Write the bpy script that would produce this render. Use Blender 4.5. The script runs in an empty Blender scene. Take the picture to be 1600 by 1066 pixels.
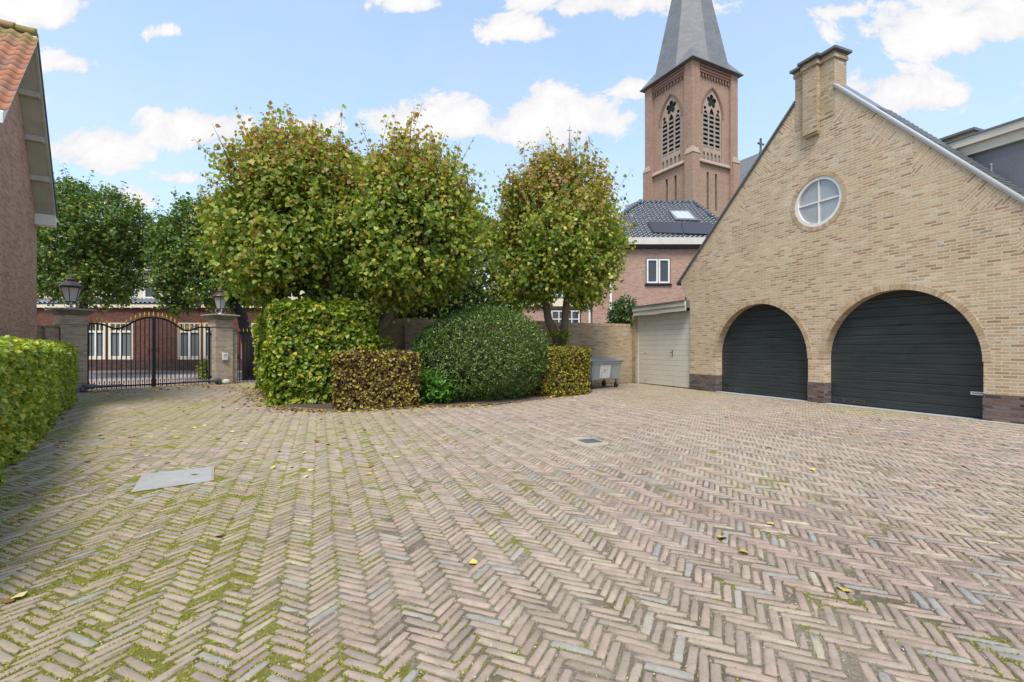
import bpy, math, random
import numpy as np
from mathutils import Vector, Matrix
from mathutils.geometry import tessellate_polygon

SC = bpy.context.scene
COL = SC.collection
F, CX, HY, CAMH = 750.0, 800.0, 545.0, 1.35      # focal length in px, principal x, horizon y, eye height

def W(px, py, Y):
    return Vector(((px - CX) / F * Y, Y, CAMH + (HY - py) / F * Y))
def G(px, py):
    Y = F * CAMH / (py - HY)
    return Vector(((px - CX) / F * Y, Y, 0.0))

class Frame:
    """local frame of an upright thing: x along its front, y into it, z up"""
    def __init__(s, ox, oy, deg):
        s.ox, s.oy, s.a = ox, oy, math.radians(deg)
        s.c, s.s = math.cos(s.a), math.sin(s.a)
    def px(s, px, py=HY, d=0.0):
        r = (px - CX) / F
        ox, oy = s.ox - s.s * d, s.oy + s.c * d
        x = (r * oy - ox) / (s.c - r * s.s)
        Y = oy + s.s * x
        return x, CAMH + (HY - py) / F * Y
    def side(s, px, py=HY, xx=0.0):
        r = (px - CX) / F
        ox, oy = s.ox + s.c * xx, s.oy + s.s * xx
        y = (ox - r * oy) / (s.s + r * s.c)
        Y = oy + s.c * y
        return y, CAMH + (HY - py) / F * Y
    def w(s, x, y, z=0):
        return Vector((s.ox + s.c * x - s.s * y, s.oy + s.s * x + s.c * y, z))
    def inv(s, X, Y):
        dx, dy = X - s.ox, Y - s.oy
        return s.c * dx + s.s * dy, -s.s * dx + s.c * dy

# ------------------------------------------------------------------ objects
def tag(o, label=None, cat=None, group=None, kind=None):
    if label: o['label'] = label
    if cat: o['category'] = cat
    if group: o['group'] = group
    if kind: o['kind'] = kind
    return o
def thing(name, label, cat, loc=(0, 0, 0), deg=0.0, group=None, fr=None):
    o = bpy.data.objects.new(name, None); COL.objects.link(o)
    if fr is not None:
        loc = (fr.ox, fr.oy, 0); deg = math.degrees(fr.a)
    o.location = loc; o.rotation_euler = (0, 0, math.radians(deg))
    o.empty_display_size = .2
    return tag(o, label, cat, group)

def link(name, me, mat=None, parent=None):
    o = bpy.data.objects.new(name, me); COL.objects.link(o)
    if mat is not None: me.materials.append(mat)
    if parent is not None: o.parent = parent
    return o
def np_mesh(name, V, Fa, smooth=False):
    V = np.asarray(V, dtype=np.float32); Fa = np.asarray(Fa, dtype=np.int32)
    me = bpy.data.meshes.new(name)
    me.vertices.add(len(V)); me.vertices.foreach_set('co', V.ravel())
    n, k = Fa.shape
    me.loops.add(n * k); me.loops.foreach_set('vertex_index', Fa.ravel())
    me.polygons.add(n)
    me.polygons.foreach_set('loop_start', np.arange(0, n * k, k, dtype=np.int32))
    me.polygons.foreach_set('loop_total', np.full(n, k, dtype=np.int32))
    if smooth: me.polygons.foreach_set('use_smooth', np.ones(n, dtype=bool))
    me.update(calc_edges=True); me.validate()
    return me

class MB:
    def __init__(s): s.v, s.f = [], []
    def add(s, vs, fs, M=None):
        n = len(s.v)
        for p in vs:
            p = Vector(p)
            s.v.append(M @ p if M is not None else p)
        s.f += [tuple(i + n for i in q) for q in fs]
        return s
    def box(s, x0, x1, y0, y1, z0, z1, M=None):
        vs = [(x0,y0,z0),(x1,y0,z0),(x1,y1,z0),(x0,y1,z0),(x0,y0,z1),(x1,y0,z1),(x1,y1,z1),(x0,y1,z1)]
        return s.add(vs, [(3,2,1,0),(4,5,6,7),(0,1,5,4),(1,2,6,5),(2,3,7,6),(3,0,4,7)], M)
    def frustum(s, c, w0, d0, w1, d1, z0, z1, M=None):
        x, y = c
        vs = [(x-w0,y-d0,z0),(x+w0,y-d0,z0),(x+w0,y+d0,z0),(x-w0,y+d0,z0),(x-w1,y-d1,z1),(x+w1,y-d1,z1),(x+w1,y+d1,z1),(x-w1,y+d1,z1)]
        return s.add(vs, [(3,2,1,0),(4,5,6,7),(0,1,5,4),(1,2,6,5),(2,3,7,6),(3,0,4,7)], M)
    def bar(s, p, q, w, h, up=(0, 0, 1)):
        p, q = Vector(p), Vector(q); d = (q - p); L = d.length; d.normalize()
        u = Vector(up); a = d.cross(u)
        if a.length < 1e-4: a = d.cross(Vector((1, 0, 0)))
        a.normalize(); b = a.cross(d)
        M = Matrix((( d.x, a.x, b.x, p.x), (d.y, a.y, b.y, p.y), (d.z, a.z, b.z, p.z), (0, 0, 0, 1)))
        return s.box(0, L, -w/2, w/2, -h/2, h/2, M)
    def tube(s, pts, rad, n=8, cap=True):
        pts = [Vector(p) for p in pts]
        if not hasattr(rad, '__len__'): rad = [rad] * len(pts)
        base = len(s.v); prev = None
        for i, p in enumerate(pts):
            d = (pts[min(i+1, len(pts)-1)] - pts[max(i-1, 0)]).normalized()
            if prev is None:
                a = d.cross(Vector((0, 0, 1)))
                if a.length < 1e-3: a = d.cross(Vector((1, 0, 0)))
            else:
                a = prev - d * prev.dot(d)
            a.normalize(); prev = a; b = d.cross(a)
            for k in range(n):
                t = 2 * math.pi * k / n
                s.v.append(p + (a * math.cos(t) + b * math.sin(t)) * rad[i])
        for i in range(len(pts) - 1):
            for k in range(n):
                k2 = (k + 1) % n
                s.f.append((base+i*n+k, base+i*n+k2, base+(i+1)*n+k2, base+(i+1)*n+k))
        if cap:
            s.f.append(tuple(base + k for k in range(n))[::-1])
            s.f.append(tuple(base + (len(pts)-1)*n + k for k in range(n)))
        return s
    def lathe(s, prof, n=16, c=(0, 0, 0), twist=0.0):
        base = len(s.v)
        for r, z in prof:
            for k in range(n):
                t = 2 * math.pi * k / n + twist
                s.v.append(Vector((c[0] + r*math.cos(t), c[1] + r*math.sin(t), c[2] + z)))
        for i in range(len(prof) - 1):
            for k in range(n):
                k2 = (k + 1) % n
                s.f.append((base+i*n+k, base+i*n+k2, base+(i+1)*n+k2, base+(i+1)*n+k))
        s.f.append(tuple(base + k for k in range(n))[::-1])
        s.f.append(tuple(base + (len(prof)-1)*n + k for k in range(n)))
        return s
    def plate(s, outer, holes=(), y0=0.0, y1=.1, M=None):
        """flat outline in the xz plane with holes, thickness from y0 to y1"""
        def area(p): return sum(p[i][0]*p[(i+1) % len(p)][1] - p[(i+1) % len(p)][0]*p[i][1] for i in range(len(p)))
        loops = [list(outer) if area(outer) > 0 else list(outer)[::-1]]
        for h in holes: loops.append(list(h) if area(h) < 0 else list(h)[::-1])
        tris = tessellate_polygon([[Vector((p[0], p[1], 0)) for p in lp] for lp in loops])
        flat = [p for lp in loops for p in lp]; n = len(flat)
        vs = [(p[0], y0, p[1]) for p in flat] + [(p[0], y1, p[1]) for p in flat]
        fs = []
        for a, b, c in tris:
            A, B, C_ = flat[a], flat[b], flat[c]
            ar = (B[0]-A[0])*(C_[1]-A[1]) - (C_[0]-A[0])*(B[1]-A[1])
            if abs(ar) < 1e-10: continue
            if ar < 0: b, c = c, b
            fs.append((a, b, c)); fs.append((a + n, c + n, b + n))
        k = 0
        for lp in loops:
            m = len(lp)
            for i in range(m):
                j = (i + 1) % m
                fs.append((k+j, k+i, k+i+n, k+j+n))
            k += m
        return s.add(vs, fs, M)
    def slab(s, quad, t):
        """thin slab under a planar polygon given by its corners"""
        q = [Vector(p) for p in quad]; nrm = (q[1]-q[0]).cross(q[2]-q[0]).normalized(); n = len(q)
        vs = q + [p - nrm * t for p in q]
        fs = [tuple(range(n)), tuple(range(2*n-1, n-1, -1))] + [(i, i+n, (i+1) % n + n, (i+1) % n) for i in range(n)]
        return s.add(vs, fs)
    def build(s, name, mat, parent=None, smooth=False, bevel=0.0):
        me = bpy.data.meshes.new(name)
        me.from_pydata([tuple(v) for v in s.v], [], s.f); me.update()
        if smooth:
            me.polygons.foreach_set('use_smooth', np.ones(len(me.polygons), dtype=bool))
        o = link(name, me, mat, parent)
        if bevel:
            m = o.modifiers.new('Bevel', 'BEVEL'); m.width = bevel; m.segments = 2; m.limit_method = 'ANGLE'; m.angle_limit = .6
        return o

def arch(cx, zs, r, n=32, z0=None):
    p = [(cx - r, z0), ] if z0 is not None else []
    p += [(cx - r*math.cos(math.pi*i/n), zs + r*math.sin(math.pi*i/n)) for i in range(n + 1)]
    if z0 is not None: p.append((cx + r, z0))
    return p
def circle(cx, cz, r, n=32): return [(cx + r*math.cos(2*math.pi*i/n), cz + r*math.sin(2*math.pi*i/n)) for i in range(n)]
def pointed(cx, z0, zs, w, rise, n=8):
    """pointed arch outline, springing at zs"""
    h = w / 2; R = (rise*rise + h*h) / (2*h)
    am = math.asin(min(1, rise / R))
    L = [(cx - h + R - R*math.cos(am*i/n), zs + R*math.sin(am*i/n)) for i in range(n + 1)]
    Rr = [(2*cx - x, z) for x, z in L[::-1]][1:]
    return [(cx - h, z0)] + L + Rr + [(cx + h, z0)]
def rect(x0, x1, z0, z1): return [(x0, z0), (x1, z0), (x1, z1), (x0, z1)]

# ------------------------------------------------------------------ noise
def _hash(ix, iy, seed):
    n = (ix.astype(np.int64) * 374761393 + iy.astype(np.int64) * 668265263 + seed * 1274126177) & 0xffffffff
    n = ((n ^ (n >> 13)) * 1274126177) & 0xffffffff
    return ((n ^ (n >> 16)) & 0xffff) / 65535.0
def vnoise(x, y, seed=0):
    x = np.asarray(x, float); y = np.asarray(y, float)
    ix, iy = np.floor(x), np.floor(y); fx, fy = x - ix, y - iy
    fx = fx*fx*(3-2*fx); fy = fy*fy*(3-2*fy)
    a = _hash(ix, iy, seed); b = _hash(ix+1, iy, seed); c = _hash(ix, iy+1, seed); d = _hash(ix+1, iy+1, seed)
    return (a*(1-fx)+b*fx)*(1-fy) + (c*(1-fx)+d*fx)*fy
def fbm(x, y, seed=0, oct=4):
    t = 0; a = .5; s = 1.0; w = 0
    for k in range(oct):
        t = t + a*vnoise(x*s, y*s, seed + k*17); w += a; a *= .5; s *= 2.03
    return t / w
def sstep(a, b, x):
    t = np.clip((x - a) / (b - a), 0, 1); return t*t*(3-2*t)
def unit(v): return v / np.maximum(np.linalg.norm(v, axis=-1, keepdims=True), 1e-9)
def in_poly(x, y, poly):
    r = np.zeros(x.shape, bool); n = len(poly)
    for i in range(n):
        x0, y0 = poly[i][:2]; x1, y1 = poly[(i+1) % n][:2]
        c = ((y0 > y) != (y1 > y)) & (x < (x1-x0)*(y-y0)/((y1-y0) if y1 != y0 else 1e-9) + x0)
        r ^= c
    return r
# ------------------------------------------------------------------ materials
class NT:
    def __init__(s, name):
        s.m = bpy.data.materials.new(name); s.m.use_nodes = True
        s.t = s.m.node_tree; s.t.nodes.clear()
        s.out = s.n('ShaderNodeOutputMaterial')
    def n(s, ty, **kw):
        nd = s.t.nodes.new(ty)
        for k, v in kw.items():
            setattr(nd, k, v)
        return nd
    def set(s, sock, v):
        if hasattr(v, 'is_output'): s.t.links.new(v, sock)
        elif isinstance(v, (tuple, list)):
            sock.default_value = tuple(v) + ((1,) if len(v) == 3 and len(sock.default_value) == 4 else ())
        else: sock.default_value = v
    def math(s, op, a, b=None, c=None, clamp=False):
        nd = s.n('ShaderNodeMath', operation=op, use_clamp=clamp)
        s.set(nd.inputs[0], a)
        if b is not None: s.set(nd.inputs[1], b)
        if c is not None: s.set(nd.inputs[2], c)
        return nd.outputs[0]
    def mix(s, fac, a, b, mode='MIX'):
        nd = s.n('ShaderNodeMix', data_type='RGBA', blend_type=mode, clamp_factor=True)
        s.set(nd.inputs['Factor'], fac); s.set(nd.inputs[6], a); s.set(nd.inputs[7], b)
        return nd.outputs[2]
    def ramp(s, fac, stops, interp='LINEAR'):
        nd = s.n('ShaderNodeValToRGB'); cr = nd.color_ramp; cr.interpolation = interp
        while len(cr.elements) > 1: cr.elements.remove(cr.elements[-1])
        cr.elements[0].position = stops[0][0]; cr.elements[0].color = tuple(stops[0][1]) + (1,)
        for p, c in stops[1:]:
            e = cr.elements.new(p); e.color = tuple(c) + (1,)
        s.set(nd.inputs[0], fac); return nd.outputs[0]
    def noise(s, vec, scale, detail=4.0, rough=.55, dist=0.0, col=False):
        nd = s.n('ShaderNodeTexNoise')
        if vec is not None: s.set(nd.inputs['Vector'], vec)
        nd.inputs['Scale'].default_value = scale; nd.inputs['Detail'].default_value = detail
        nd.inputs['Roughness'].default_value = rough; nd.inputs['Distortion'].default_value = dist
        return nd.outputs['Color' if col else 'Fac']
    def rng(s, v, a, b, c=0.0, d=1.0, smooth=False):
        nd = s.n('ShaderNodeMapRange', clamp=True)
        if smooth: nd.interpolation_type = 'SMOOTHSTEP'
        s.set(nd.inputs[0], v)
        for i, x in enumerate((a, b, c, d)): nd.inputs[i+1].default_value = x
        return nd.outputs[0]
    def obj(s): return s.n('ShaderNodeTexCoord').outputs['Object']
    def sep(s, v):
        nd = s.n('ShaderNodeSeparateXYZ'); s.set(nd.inputs[0], v); return nd.outputs
    def comb(s, x, y, z=0.0):
        nd = s.n('ShaderNodeCombineXYZ')
        for i, q in enumerate((x, y, z)): s.set(nd.inputs[i], q)
        return nd.outputs[0]
    def bump(s, h, strength=.3, dist=.01):
        nd = s.n('ShaderNodeBump'); s.set(nd.inputs['Height'], h)
        nd.inputs['Strength'].default_value = strength; nd.inputs['Distance'].default_value = dist
        return nd.outputs[0]
    def princ(s, col, rough=.8, metal=0.0, spec=.5, normal=None, **kw):
        nd = s.n('ShaderNodeBsdfPrincipled')
        s.set(nd.inputs['Base Color'], col); s.set(nd.inputs['Roughness'], rough); s.set(nd.inputs['Metallic'], metal)
        s.set(nd.inputs['Specular IOR Level'], spec)
        if normal is not None: s.set(nd.inputs['Normal'], normal)
        for k, v in kw.items(): s.set(nd.inputs[k.replace('_', ' ')], v)
        return nd.outputs[0]
    def done(s, sh):
        s.t.links.new(sh, s.out.inputs[0]); return s.m

def mul(c, k): return tuple(x*k for x in c)
def plain(name, col, rough=.6, metal=0.0, spec=.5, var=.18, scale=3.0, bump=.08, dirt=None):
    t = NT(name); p = t.obj()
    a = t.noise(p, scale, 5, .6); b = t.noise(p, scale*14, 3, .6)
    f = t.math('ADD', t.math('MULTIPLY', a, .65), t.math('MULTIPLY', b, .35))
    c = t.ramp(f, [(.3, mul(col, 1-var)), (.7, mul(col, 1+var))])
    if dirt is not None:
        c = t.mix(t.math('MULTIPLY', t.rng(t.noise(p, scale*.7, 6, .65, .6), .48, .72), .7), c, dirt)
    r = t.rng(b, .3, .7, max(0, rough-.08), min(1, rough+.1))
    return t.done(t.princ(c, r, metal, spec, t.bump(b, bump, .01)))
def glass(name, col=(.03, .035, .04), rough=.03):
    t = NT(name); p = t.obj()
    nrm = t.bump(t.noise(p, 1.3, 2), .05, .05)
    return t.done(t.princ(col, rough, 0, .9, nrm))

def brick_uv(t):
    tc = t.n('ShaderNodeTexCoord'); o = t.sep(tc.outputs['Object']); n = t.sep(tc.outputs['Normal'])
    ax = t.math('ABSOLUTE', n[0]); ay = t.math('ABSOLUTE', n[1]); az = t.math('ABSOLUTE', n[2])
    side = t.math('GREATER_THAN', ax, ay)                 # faces looking along x use y as u
    top = t.math('GREATER_THAN', az, .8)
    u = t.n('ShaderNodeMix', data_type='FLOAT'); t.set(u.inputs[0], side); t.set(u.inputs[2], o[0]); t.set(u.inputs[3], o[1])
    v = t.n('ShaderNodeMix', data_type='FLOAT'); t.set(v.inputs[0], top); t.set(v.inputs[2], o[2]); t.set(v.inputs[3], o[1])
    return tc.outputs['Object'], u.outputs[0], v.outputs[0]
def brick(name, stops, mortar, bw=.22, rh=.0625, ms=.010, wob=.006, stain=.25, bump=.5, rough=.9, msmooth=.15, uvx=None, grime=None):
    t = NT(name); p, u, v = brick_uv(t)
    if uvx is not None: u, v = uvx(t, p, u, v)
    wn = t.noise(p, 2.2, 2, .5, 0, True); wn2 = t.noise(p, 28, 2, .5, 0, True)
    def wobble(x, i):
        a = t.math('MULTIPLY_ADD', t.math('SUBTRACT', t.sep(wn)[i], .5), wob*3, x)
        return t.math('MULTIPLY_ADD', t.math('SUBTRACT', t.sep(wn2)[i], .5), wob, a)
    vec = t.comb(wobble(u, 0), wobble(v, 1))
    b = t.n('ShaderNodeTexBrick'); b.offset = .5; b.offset_frequency = 2; b.squash = 1
    t.set(b.inputs['Vector'], vec); b.inputs['Color1'].default_value = (0, 0, 0, 1); b.inputs['Color2'].default_value = (1, 1, 1, 1)
    b.inputs['Scale'].default_value = 1; b.inputs['Mortar Size'].default_value = ms; b.inputs['Mortar Smooth'].default_value = msmooth
    b.inputs['Bias'].default_value = 0; b.inputs['Brick Width'].default_value = bw; b.inputs['Row Height'].default_value = rh
    rnd = b.outputs['Color']
    fine = t.noise(p, 40, 4, .65); big = t.noise(p, .7, 5, .6, .4); mid = t.noise(p, 4.5, 4, .6)
    r2 = t.math('MULTIPLY_ADD', t.math('SUBTRACT', fine, .5), .5, rnd, clamp=True)
    c = t.ramp(r2, stops)
    st = t.math('ADD', t.math('MULTIPLY', big, .6), t.math('MULTIPLY', mid, .4))
    k = t.rng(st, .3, .7, 1-stain, 1+stain)
    kk = t.comb(k, k, k)
    c = t.mix(1.0, c, kk, 'MULTIPLY')
    if grime is not None:
        gz, gcol = grime
        zz = t.sep(p)[2]
        g = t.math('MULTIPLY', t.rng(t.math('MULTIPLY_ADD', mid, .8, t.math('MULTIPLY', zz, -1/gz)), -.1, .4), .6)
        c = t.mix(g, c, gcol)
    mc = t.mix(t.rng(fine, .35, .65), mul(mortar, .8), mul(mortar, 1.1))
    c = t.mix(b.outputs['Fac'], c, mc)
    h = t.math('MULTIPLY_ADD', fine, .35, t.math('MULTIPLY', b.outputs['Fac'], -1.0))
    h = t.math('MULTIPLY_ADD', rnd, .25, h)
    return t.done(t.princ(c, rough, 0, .25, t.bump(h, bump, .012)))

def leaf_mat(name, stops, trans=.35, rough=.45, autumn=None, spec=.35, under=1.15):
    """each leaf (mesh island) draws its own colour; autumn = (stops, z0, z1): more autumn leaves between those heights"""
    t = NT(name); g = t.n('ShaderNodeNewGeometry'); p = t.obj()
    r = g.outputs['Random Per Island']
    c = t.ramp(r, stops)
    if autumn is not None:
        st, z0, z1, amt = autumn
        r2 = t.math('FRACT', t.math('MULTIPLY', r, 37.7))
        c2 = t.ramp(r2, st)
        z = t.sep(p)[2]
        f = t.math('ADD', t.rng(z, z0, z1), t.math('MULTIPLY', t.math('SUBTRACT', t.noise(p, .9, 3, .6), .5), 1.6))
        r3 = t.math('FRACT', t.math('MULTIPLY', r, 91.3))
        m = t.math('LESS_THAN', r3, t.math('MULTIPLY', f, amt))
        c = t.mix(m, c, c2)
    fine = t.noise(p, 60, 2, .5)
    k = t.rng(fine, .3, .7, .82, 1.15)
    c = t.mix(1.0, c, t.comb(k, k, k), 'MULTIPLY')
    c = t.mix(g.outputs['Backfacing'], c, t.mix(1.0, c, (under, under, under*.95), 'MULTIPLY'))
    a = t.princ(c, rough, 0, spec)
    tr = t.n('ShaderNodeBsdfTranslucent'); t.set(tr.inputs[0], t.mix(1.0, c, (1.25, 1.35, .6), 'MULTIPLY'))
    ms = t.n('ShaderNodeMixShader'); ms.inputs[0].default_value = trans
    t.t.links.new(a, ms.inputs[1]); t.t.links.new(tr.outputs[0], ms.inputs[2])
    return t.done(ms.outputs[0])

YB = [(0, (.33, .205, .115)), (.14, (.47, .305, .17)), (.36, (.55, .395, .235)), (.56, (.60, .445, .28)), (.70, (.55, .345, .19)), (.84, (.62, .48, .32)), (.95, (.67, .545, .39)), (1, (.27, .19, .14))]
YM = (.65, .56, .435)
M = {}
def garage_uv(t, p, u, v):
    """brick courses laid square to the slope in triangles along both rakes of the gable"""
    o = t.sep(p); s_, z = o[0], o[2]
    right = t.math('GREATER_THAN', s_, 4.42)
    def side(s0, z0, ang, sg):
        ca, sa = math.cos(ang), math.sin(ang)
        ds = t.math('MULTIPLY', t.math('SUBTRACT', s_, s0), sg); dz = t.math('SUBTRACT', z, z0)
        a = t.math('ADD', t.math('MULTIPLY', ds, ca), t.math('MULTIPLY', dz, sa))
        b = t.math('SUBTRACT', t.math('MULTIPLY', ds, sa), t.math('MULTIPLY', dz, ca))
        return a, b
    a1, b1 = side(RAKE_L[0], RAKE_L[1], RAKE_L[2], 1.0)
    a2, b2 = side(RAKE_R[0], RAKE_R[1], RAKE_R[2], -1.0)
    def pick(f, x, y):
        nd = t.n('ShaderNodeMix', data_type='FLOAT'); t.set(nd.inputs[0], f); t.set(nd.inputs[2], x); t.set(nd.inputs[3], y); return nd.outputs[0]
    a, b = pick(right, a1, a2), pick(right, b1, b2)
    fr = t.math('FRACT', t.math('DIVIDE', a, 1.25))
    tri = t.math('SUBTRACT', 1.0, t.math('ABSOLUTE', t.math('MULTIPLY_ADD', fr, 2.0, -1.0)))
    m = t.math('LESS_THAN', b, t.math('MULTIPLY', tri, .66))
    m = t.math('MULTIPLY', m, t.math('LESS_THAN', t.math('ABSOLUTE', t.math('SUBTRACT', s_, 4.42)), 4.2))
    ch = t.math('LESS_THAN', t.math('ABSOLUTE', t.math('SUBTRACT', s_, 4.45)), .62)
    ch = t.math('MULTIPLY', ch, t.math('GREATER_THAN', z, 7.3))
    m = t.math('MULTIPLY', m, t.math('SUBTRACT', 1.0, ch))
    return pick(m, u, b), pick(m, v, a)
# ------------------------------------------------------------------ layout frames
P0 = G(1078, 608)
GA = math.degrees(math.atan2(-.928, .371))
FG = Frame(P0.x, P0.y, GA)                    # garage: x runs along the gable towards the camera
RAKE_L = (-.47, 3.66, math.radians(43.3))
RAKE_R = (8.216, 3.94, math.radians(48.3))
def rl(s): return RAKE_L[1] + (s - RAKE_L[0]) * math.tan(RAKE_L[2])
def rr(s): return RAKE_R[1] - (s - RAKE_R[0]) * math.tan(RAKE_R[2])

# ------------------------------------------------------------------ material list
M['yellow_brick'] = brick('yellow_brick', YB, YM, ms=.011, wob=.009, stain=.22, uvx=garage_uv, bump=.6)
M['yellow_brick_wall'] = brick('yellow_brick_wall', [(p, mul(c, .9)) for p, c in YB], (.42, .37, .28), ms=.012, wob=.008, stain=.22, bump=.7, grime=(2.2, (.20, .19, .10)))
M['plinth_brick'] = brick('plinth_brick', [(0, (.055, .045, .045)), (.3, (.13, .10, .10)), (.55, (.20, .155, .15)), (.75, (.17, .095, .065)), (.9, (.22, .18, .17)), (1, (.06, .06, .07))], (.16, .14, .12), bw=.24, rh=.062, ms=.008, wob=.006, stain=.2, bump=.7)
M['pillar_brick'] = brick('pillar_brick', [(0, (.36, .25, .19)), (.4, (.53, .41, .31)), (.75, (.60, .48, .37)), (1, (.40, .28, .21))], (.45, .40, .33), ms=.010, stain=.22, bump=.6, grime=(.8, (.24, .21, .14)))
M['house_brick'] = brick('house_brick', [(0, (.36, .17, .11)), (.4, (.56, .285, .19)), (.7, (.62, .345, .235)), (1, (.40, .205, .14))], (.48, .39, .32), ms=.009, stain=.22, bump=.5)
M['pink_brick'] = brick('pink_brick', [(0, (.30, .145, .10)), (.5, (.39, .205, .145)), (1, (.46, .265, .20))], (.47, .37, .30), bw=.24, rh=.078, ms=.014, stain=.12, bump=.3)
M['dark_brick'] = brick('dark_brick', [(0, (.11, .045, .034)), (.5, (.15, .06, .045)), (1, (.185, .08, .06))], (.11, .065, .05), ms=.008, stain=.15, bump=.3)
M['dark_plinth'] = brick('dark_plinth', [(0, (.07, .04, .035)), (.5, (.10, .055, .048)), (1, (.13, .075, .065))], (.06, .05, .045), ms=.008, stain=.15, bump=.3)
M['tower_brick'] = brick('tower_brick', [(0, (.29, .165, .11)), (.5, (.365, .222, .155)), (1, (.43, .28, .205))], (.40, .30, .235), ms=.010, stain=.2, bump=.25)
M['tower_trim'] = plain('tower_trim', (.27, .155, .115), .9, var=.2, scale=.8)
M['tower_stone'] = plain('tower_stone', (.40, .30, .235), .9, var=.16, scale=.9)
M['slate'] = brick('slate', [(0, (.165, .17, .18)), (.5, (.185, .19, .20)), (1, (.205, .21, .22))], (.15, .155, .16), bw=.5, rh=.32, ms=.015, wob=.01, stain=.10, bump=.2, rough=.55)
M['dark_opening'] = plain('dark_opening', (.012, .012, .013), .8)
M['louvre'] = plain('louvre', (.23, .21, .19), .8, scale=2)
M['anthracite'] = None
M['white_paint'] = plain('white_paint', (.78, .77, .73), .45, var=.05, scale=2, dirt=(.62, .60, .54))
M['soft_white'] = plain('soft_white', (.62, .59, .52), .5, var=.06, scale=2, dirt=(.5, .48, .42))
M['cream_paint'] = plain('cream_paint', (.74, .66, .48), .5, var=.06, scale=2)
M['beige_paint'] = plain('beige_paint', (.66, .615, .53), .5, var=.07, scale=1.2, dirt=(.55, .51, .44))
M['fascia_paint'] = plain('fascia_paint', (.60, .555, .465), .5, var=.08, scale=1.5, dirt=(.36, .34, .29))
M['soffit_paint'] = plain('soffit_paint', (.50, .50, .47), .6, var=.1, scale=3, dirt=(.36, .355, .33))
M['zinc'] = plain('zinc', (.50, .50, .485), .5, .15, var=.14, scale=3)
M['lead'] = plain('lead', (.16, .17, .18), .55, .3, var=.2, scale=2)
M['lead_sheet'] = plain('lead_sheet', (.17, .18, .195), .5, .15, var=.22, scale=1.3, dirt=(.19, .2, .21))
M['black_iron'] = plain('black_iron', (.014, .014, .016), .4, .3, var=.3, scale=8)
M['gold'] = plain('gold', (.62, .38, .09), .35, .55, var=.15, scale=20)
M['glass'] = glass('glass')
M['blind'] = plain('blind', (.15, .17, .165), .5, var=.08, scale=6)
M['cap_stone'] = plain('cap_stone', (.27, .25, .215), .9, var=.25, scale=5, bump=.3, dirt=(.14, .135, .09))
M['pale_stone'] = plain('pale_stone', (.55, .53, .48), .85, var=.2, scale=7, bump=.3)
M['concrete'] = plain('concrete', (.41, .42, .41), .8, var=.14, scale=5, bump=.2, dirt=(.32, .33, .29))
M['sand_cement'] = plain('sand_cement', (.40, .34, .27), .95, var=.15, scale=9, bump=.3)
M['bin_metal'] = plain('bin_metal', (.40, .44, .46), .5, .25, var=.12, scale=3, dirt=(.30, .31, .31))
M['bin_lid'] = plain('bin_lid', (.27, .28, .30), .5, .25, var=.18, scale=4)
M['rubber'] = plain('rubber', (.02, .02, .02), .8)
M['poster'] = plain('poster', (.78, .78, .76), .5, var=.05, scale=6)
M['poster_line'] = plain('poster_line', (.45, .46, .46), .5)
M['terracotta'] = plain('terracotta', (.45, .17, .07), .7, var=.2, scale=12)
M['lamp_cap'] = plain('lamp_cap', (.105, .07, .065), .45, .35, var=.2, scale=9)
t = NT('lamp_glass'); a_ = t.princ((.80, .80, .79), .15, 0, .6); b_ = t.n('ShaderNodeBsdfTranslucent'); b_.inputs[0].default_value = (.85, .85, .84, 1)
ms_ = t.n('ShaderNodeMixShader'); ms_.inputs[0].default_value = .55; t.t.links.new(a_, ms_.inputs[1]); t.t.links.new(b_.outputs[0], ms_.inputs[2]); M['lamp_glass'] = t.done(ms_.outputs[0])
M['bark'] = plain('bark', (.19, .145, .105), .95, var=.45, scale=7, bump=.9, dirt=(.10, .11, .055))
M['dark_bark'] = plain('dark_bark', (.035, .03, .025), .95, var=.4, scale=7, bump=.9)
M['twig'] = plain('twig', (.085, .055, .03), .9, var=.3, scale=9)
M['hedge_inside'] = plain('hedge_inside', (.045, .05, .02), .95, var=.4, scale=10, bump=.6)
M['soil'] = plain('soil', (.085, .06, .042), .95, var=.35, scale=6, bump=.8, dirt=(.16, .09, .04))
M['pantile'] = None
M['blue_tile'] = plain('blue_tile', (.068, .078, .095), .24, 0, .7, var=.22, scale=4, bump=.03)
M['grey_tile'] = plain('grey_tile', (.14, .15, .18), .3, 0, .6, var=.25, scale=4)
M['solar'] = plain('solar', (.038, .032, .034), .28, 0, .5, var=.1, scale=2)
M['grille'] = plain('grille', (.075, .08, .082), .6)

t = NT('anthracite'); p = t.obj(); sp = t.sep(p)
gr = t.noise(t.comb(t.math('MULTIPLY', sp[0], 1.2), 0.0, t.math('MULTIPLY', sp[2], 38.0)), 1.0, 5, .65)
big = t.noise(p, .9, 4, .6)
c = t.ramp(t.math('ADD', t.math('MULTIPLY', gr, .6), t.math('MULTIPLY', big, .4)), [(.3, (.016, .021, .023)), (.7, (.054, .066, .070))])
M['anthracite'] = t.done(t.princ(c, t.rng(gr, .3, .7, .22, .44), 0, .5, t.bump(gr, .12, .004)))

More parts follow.
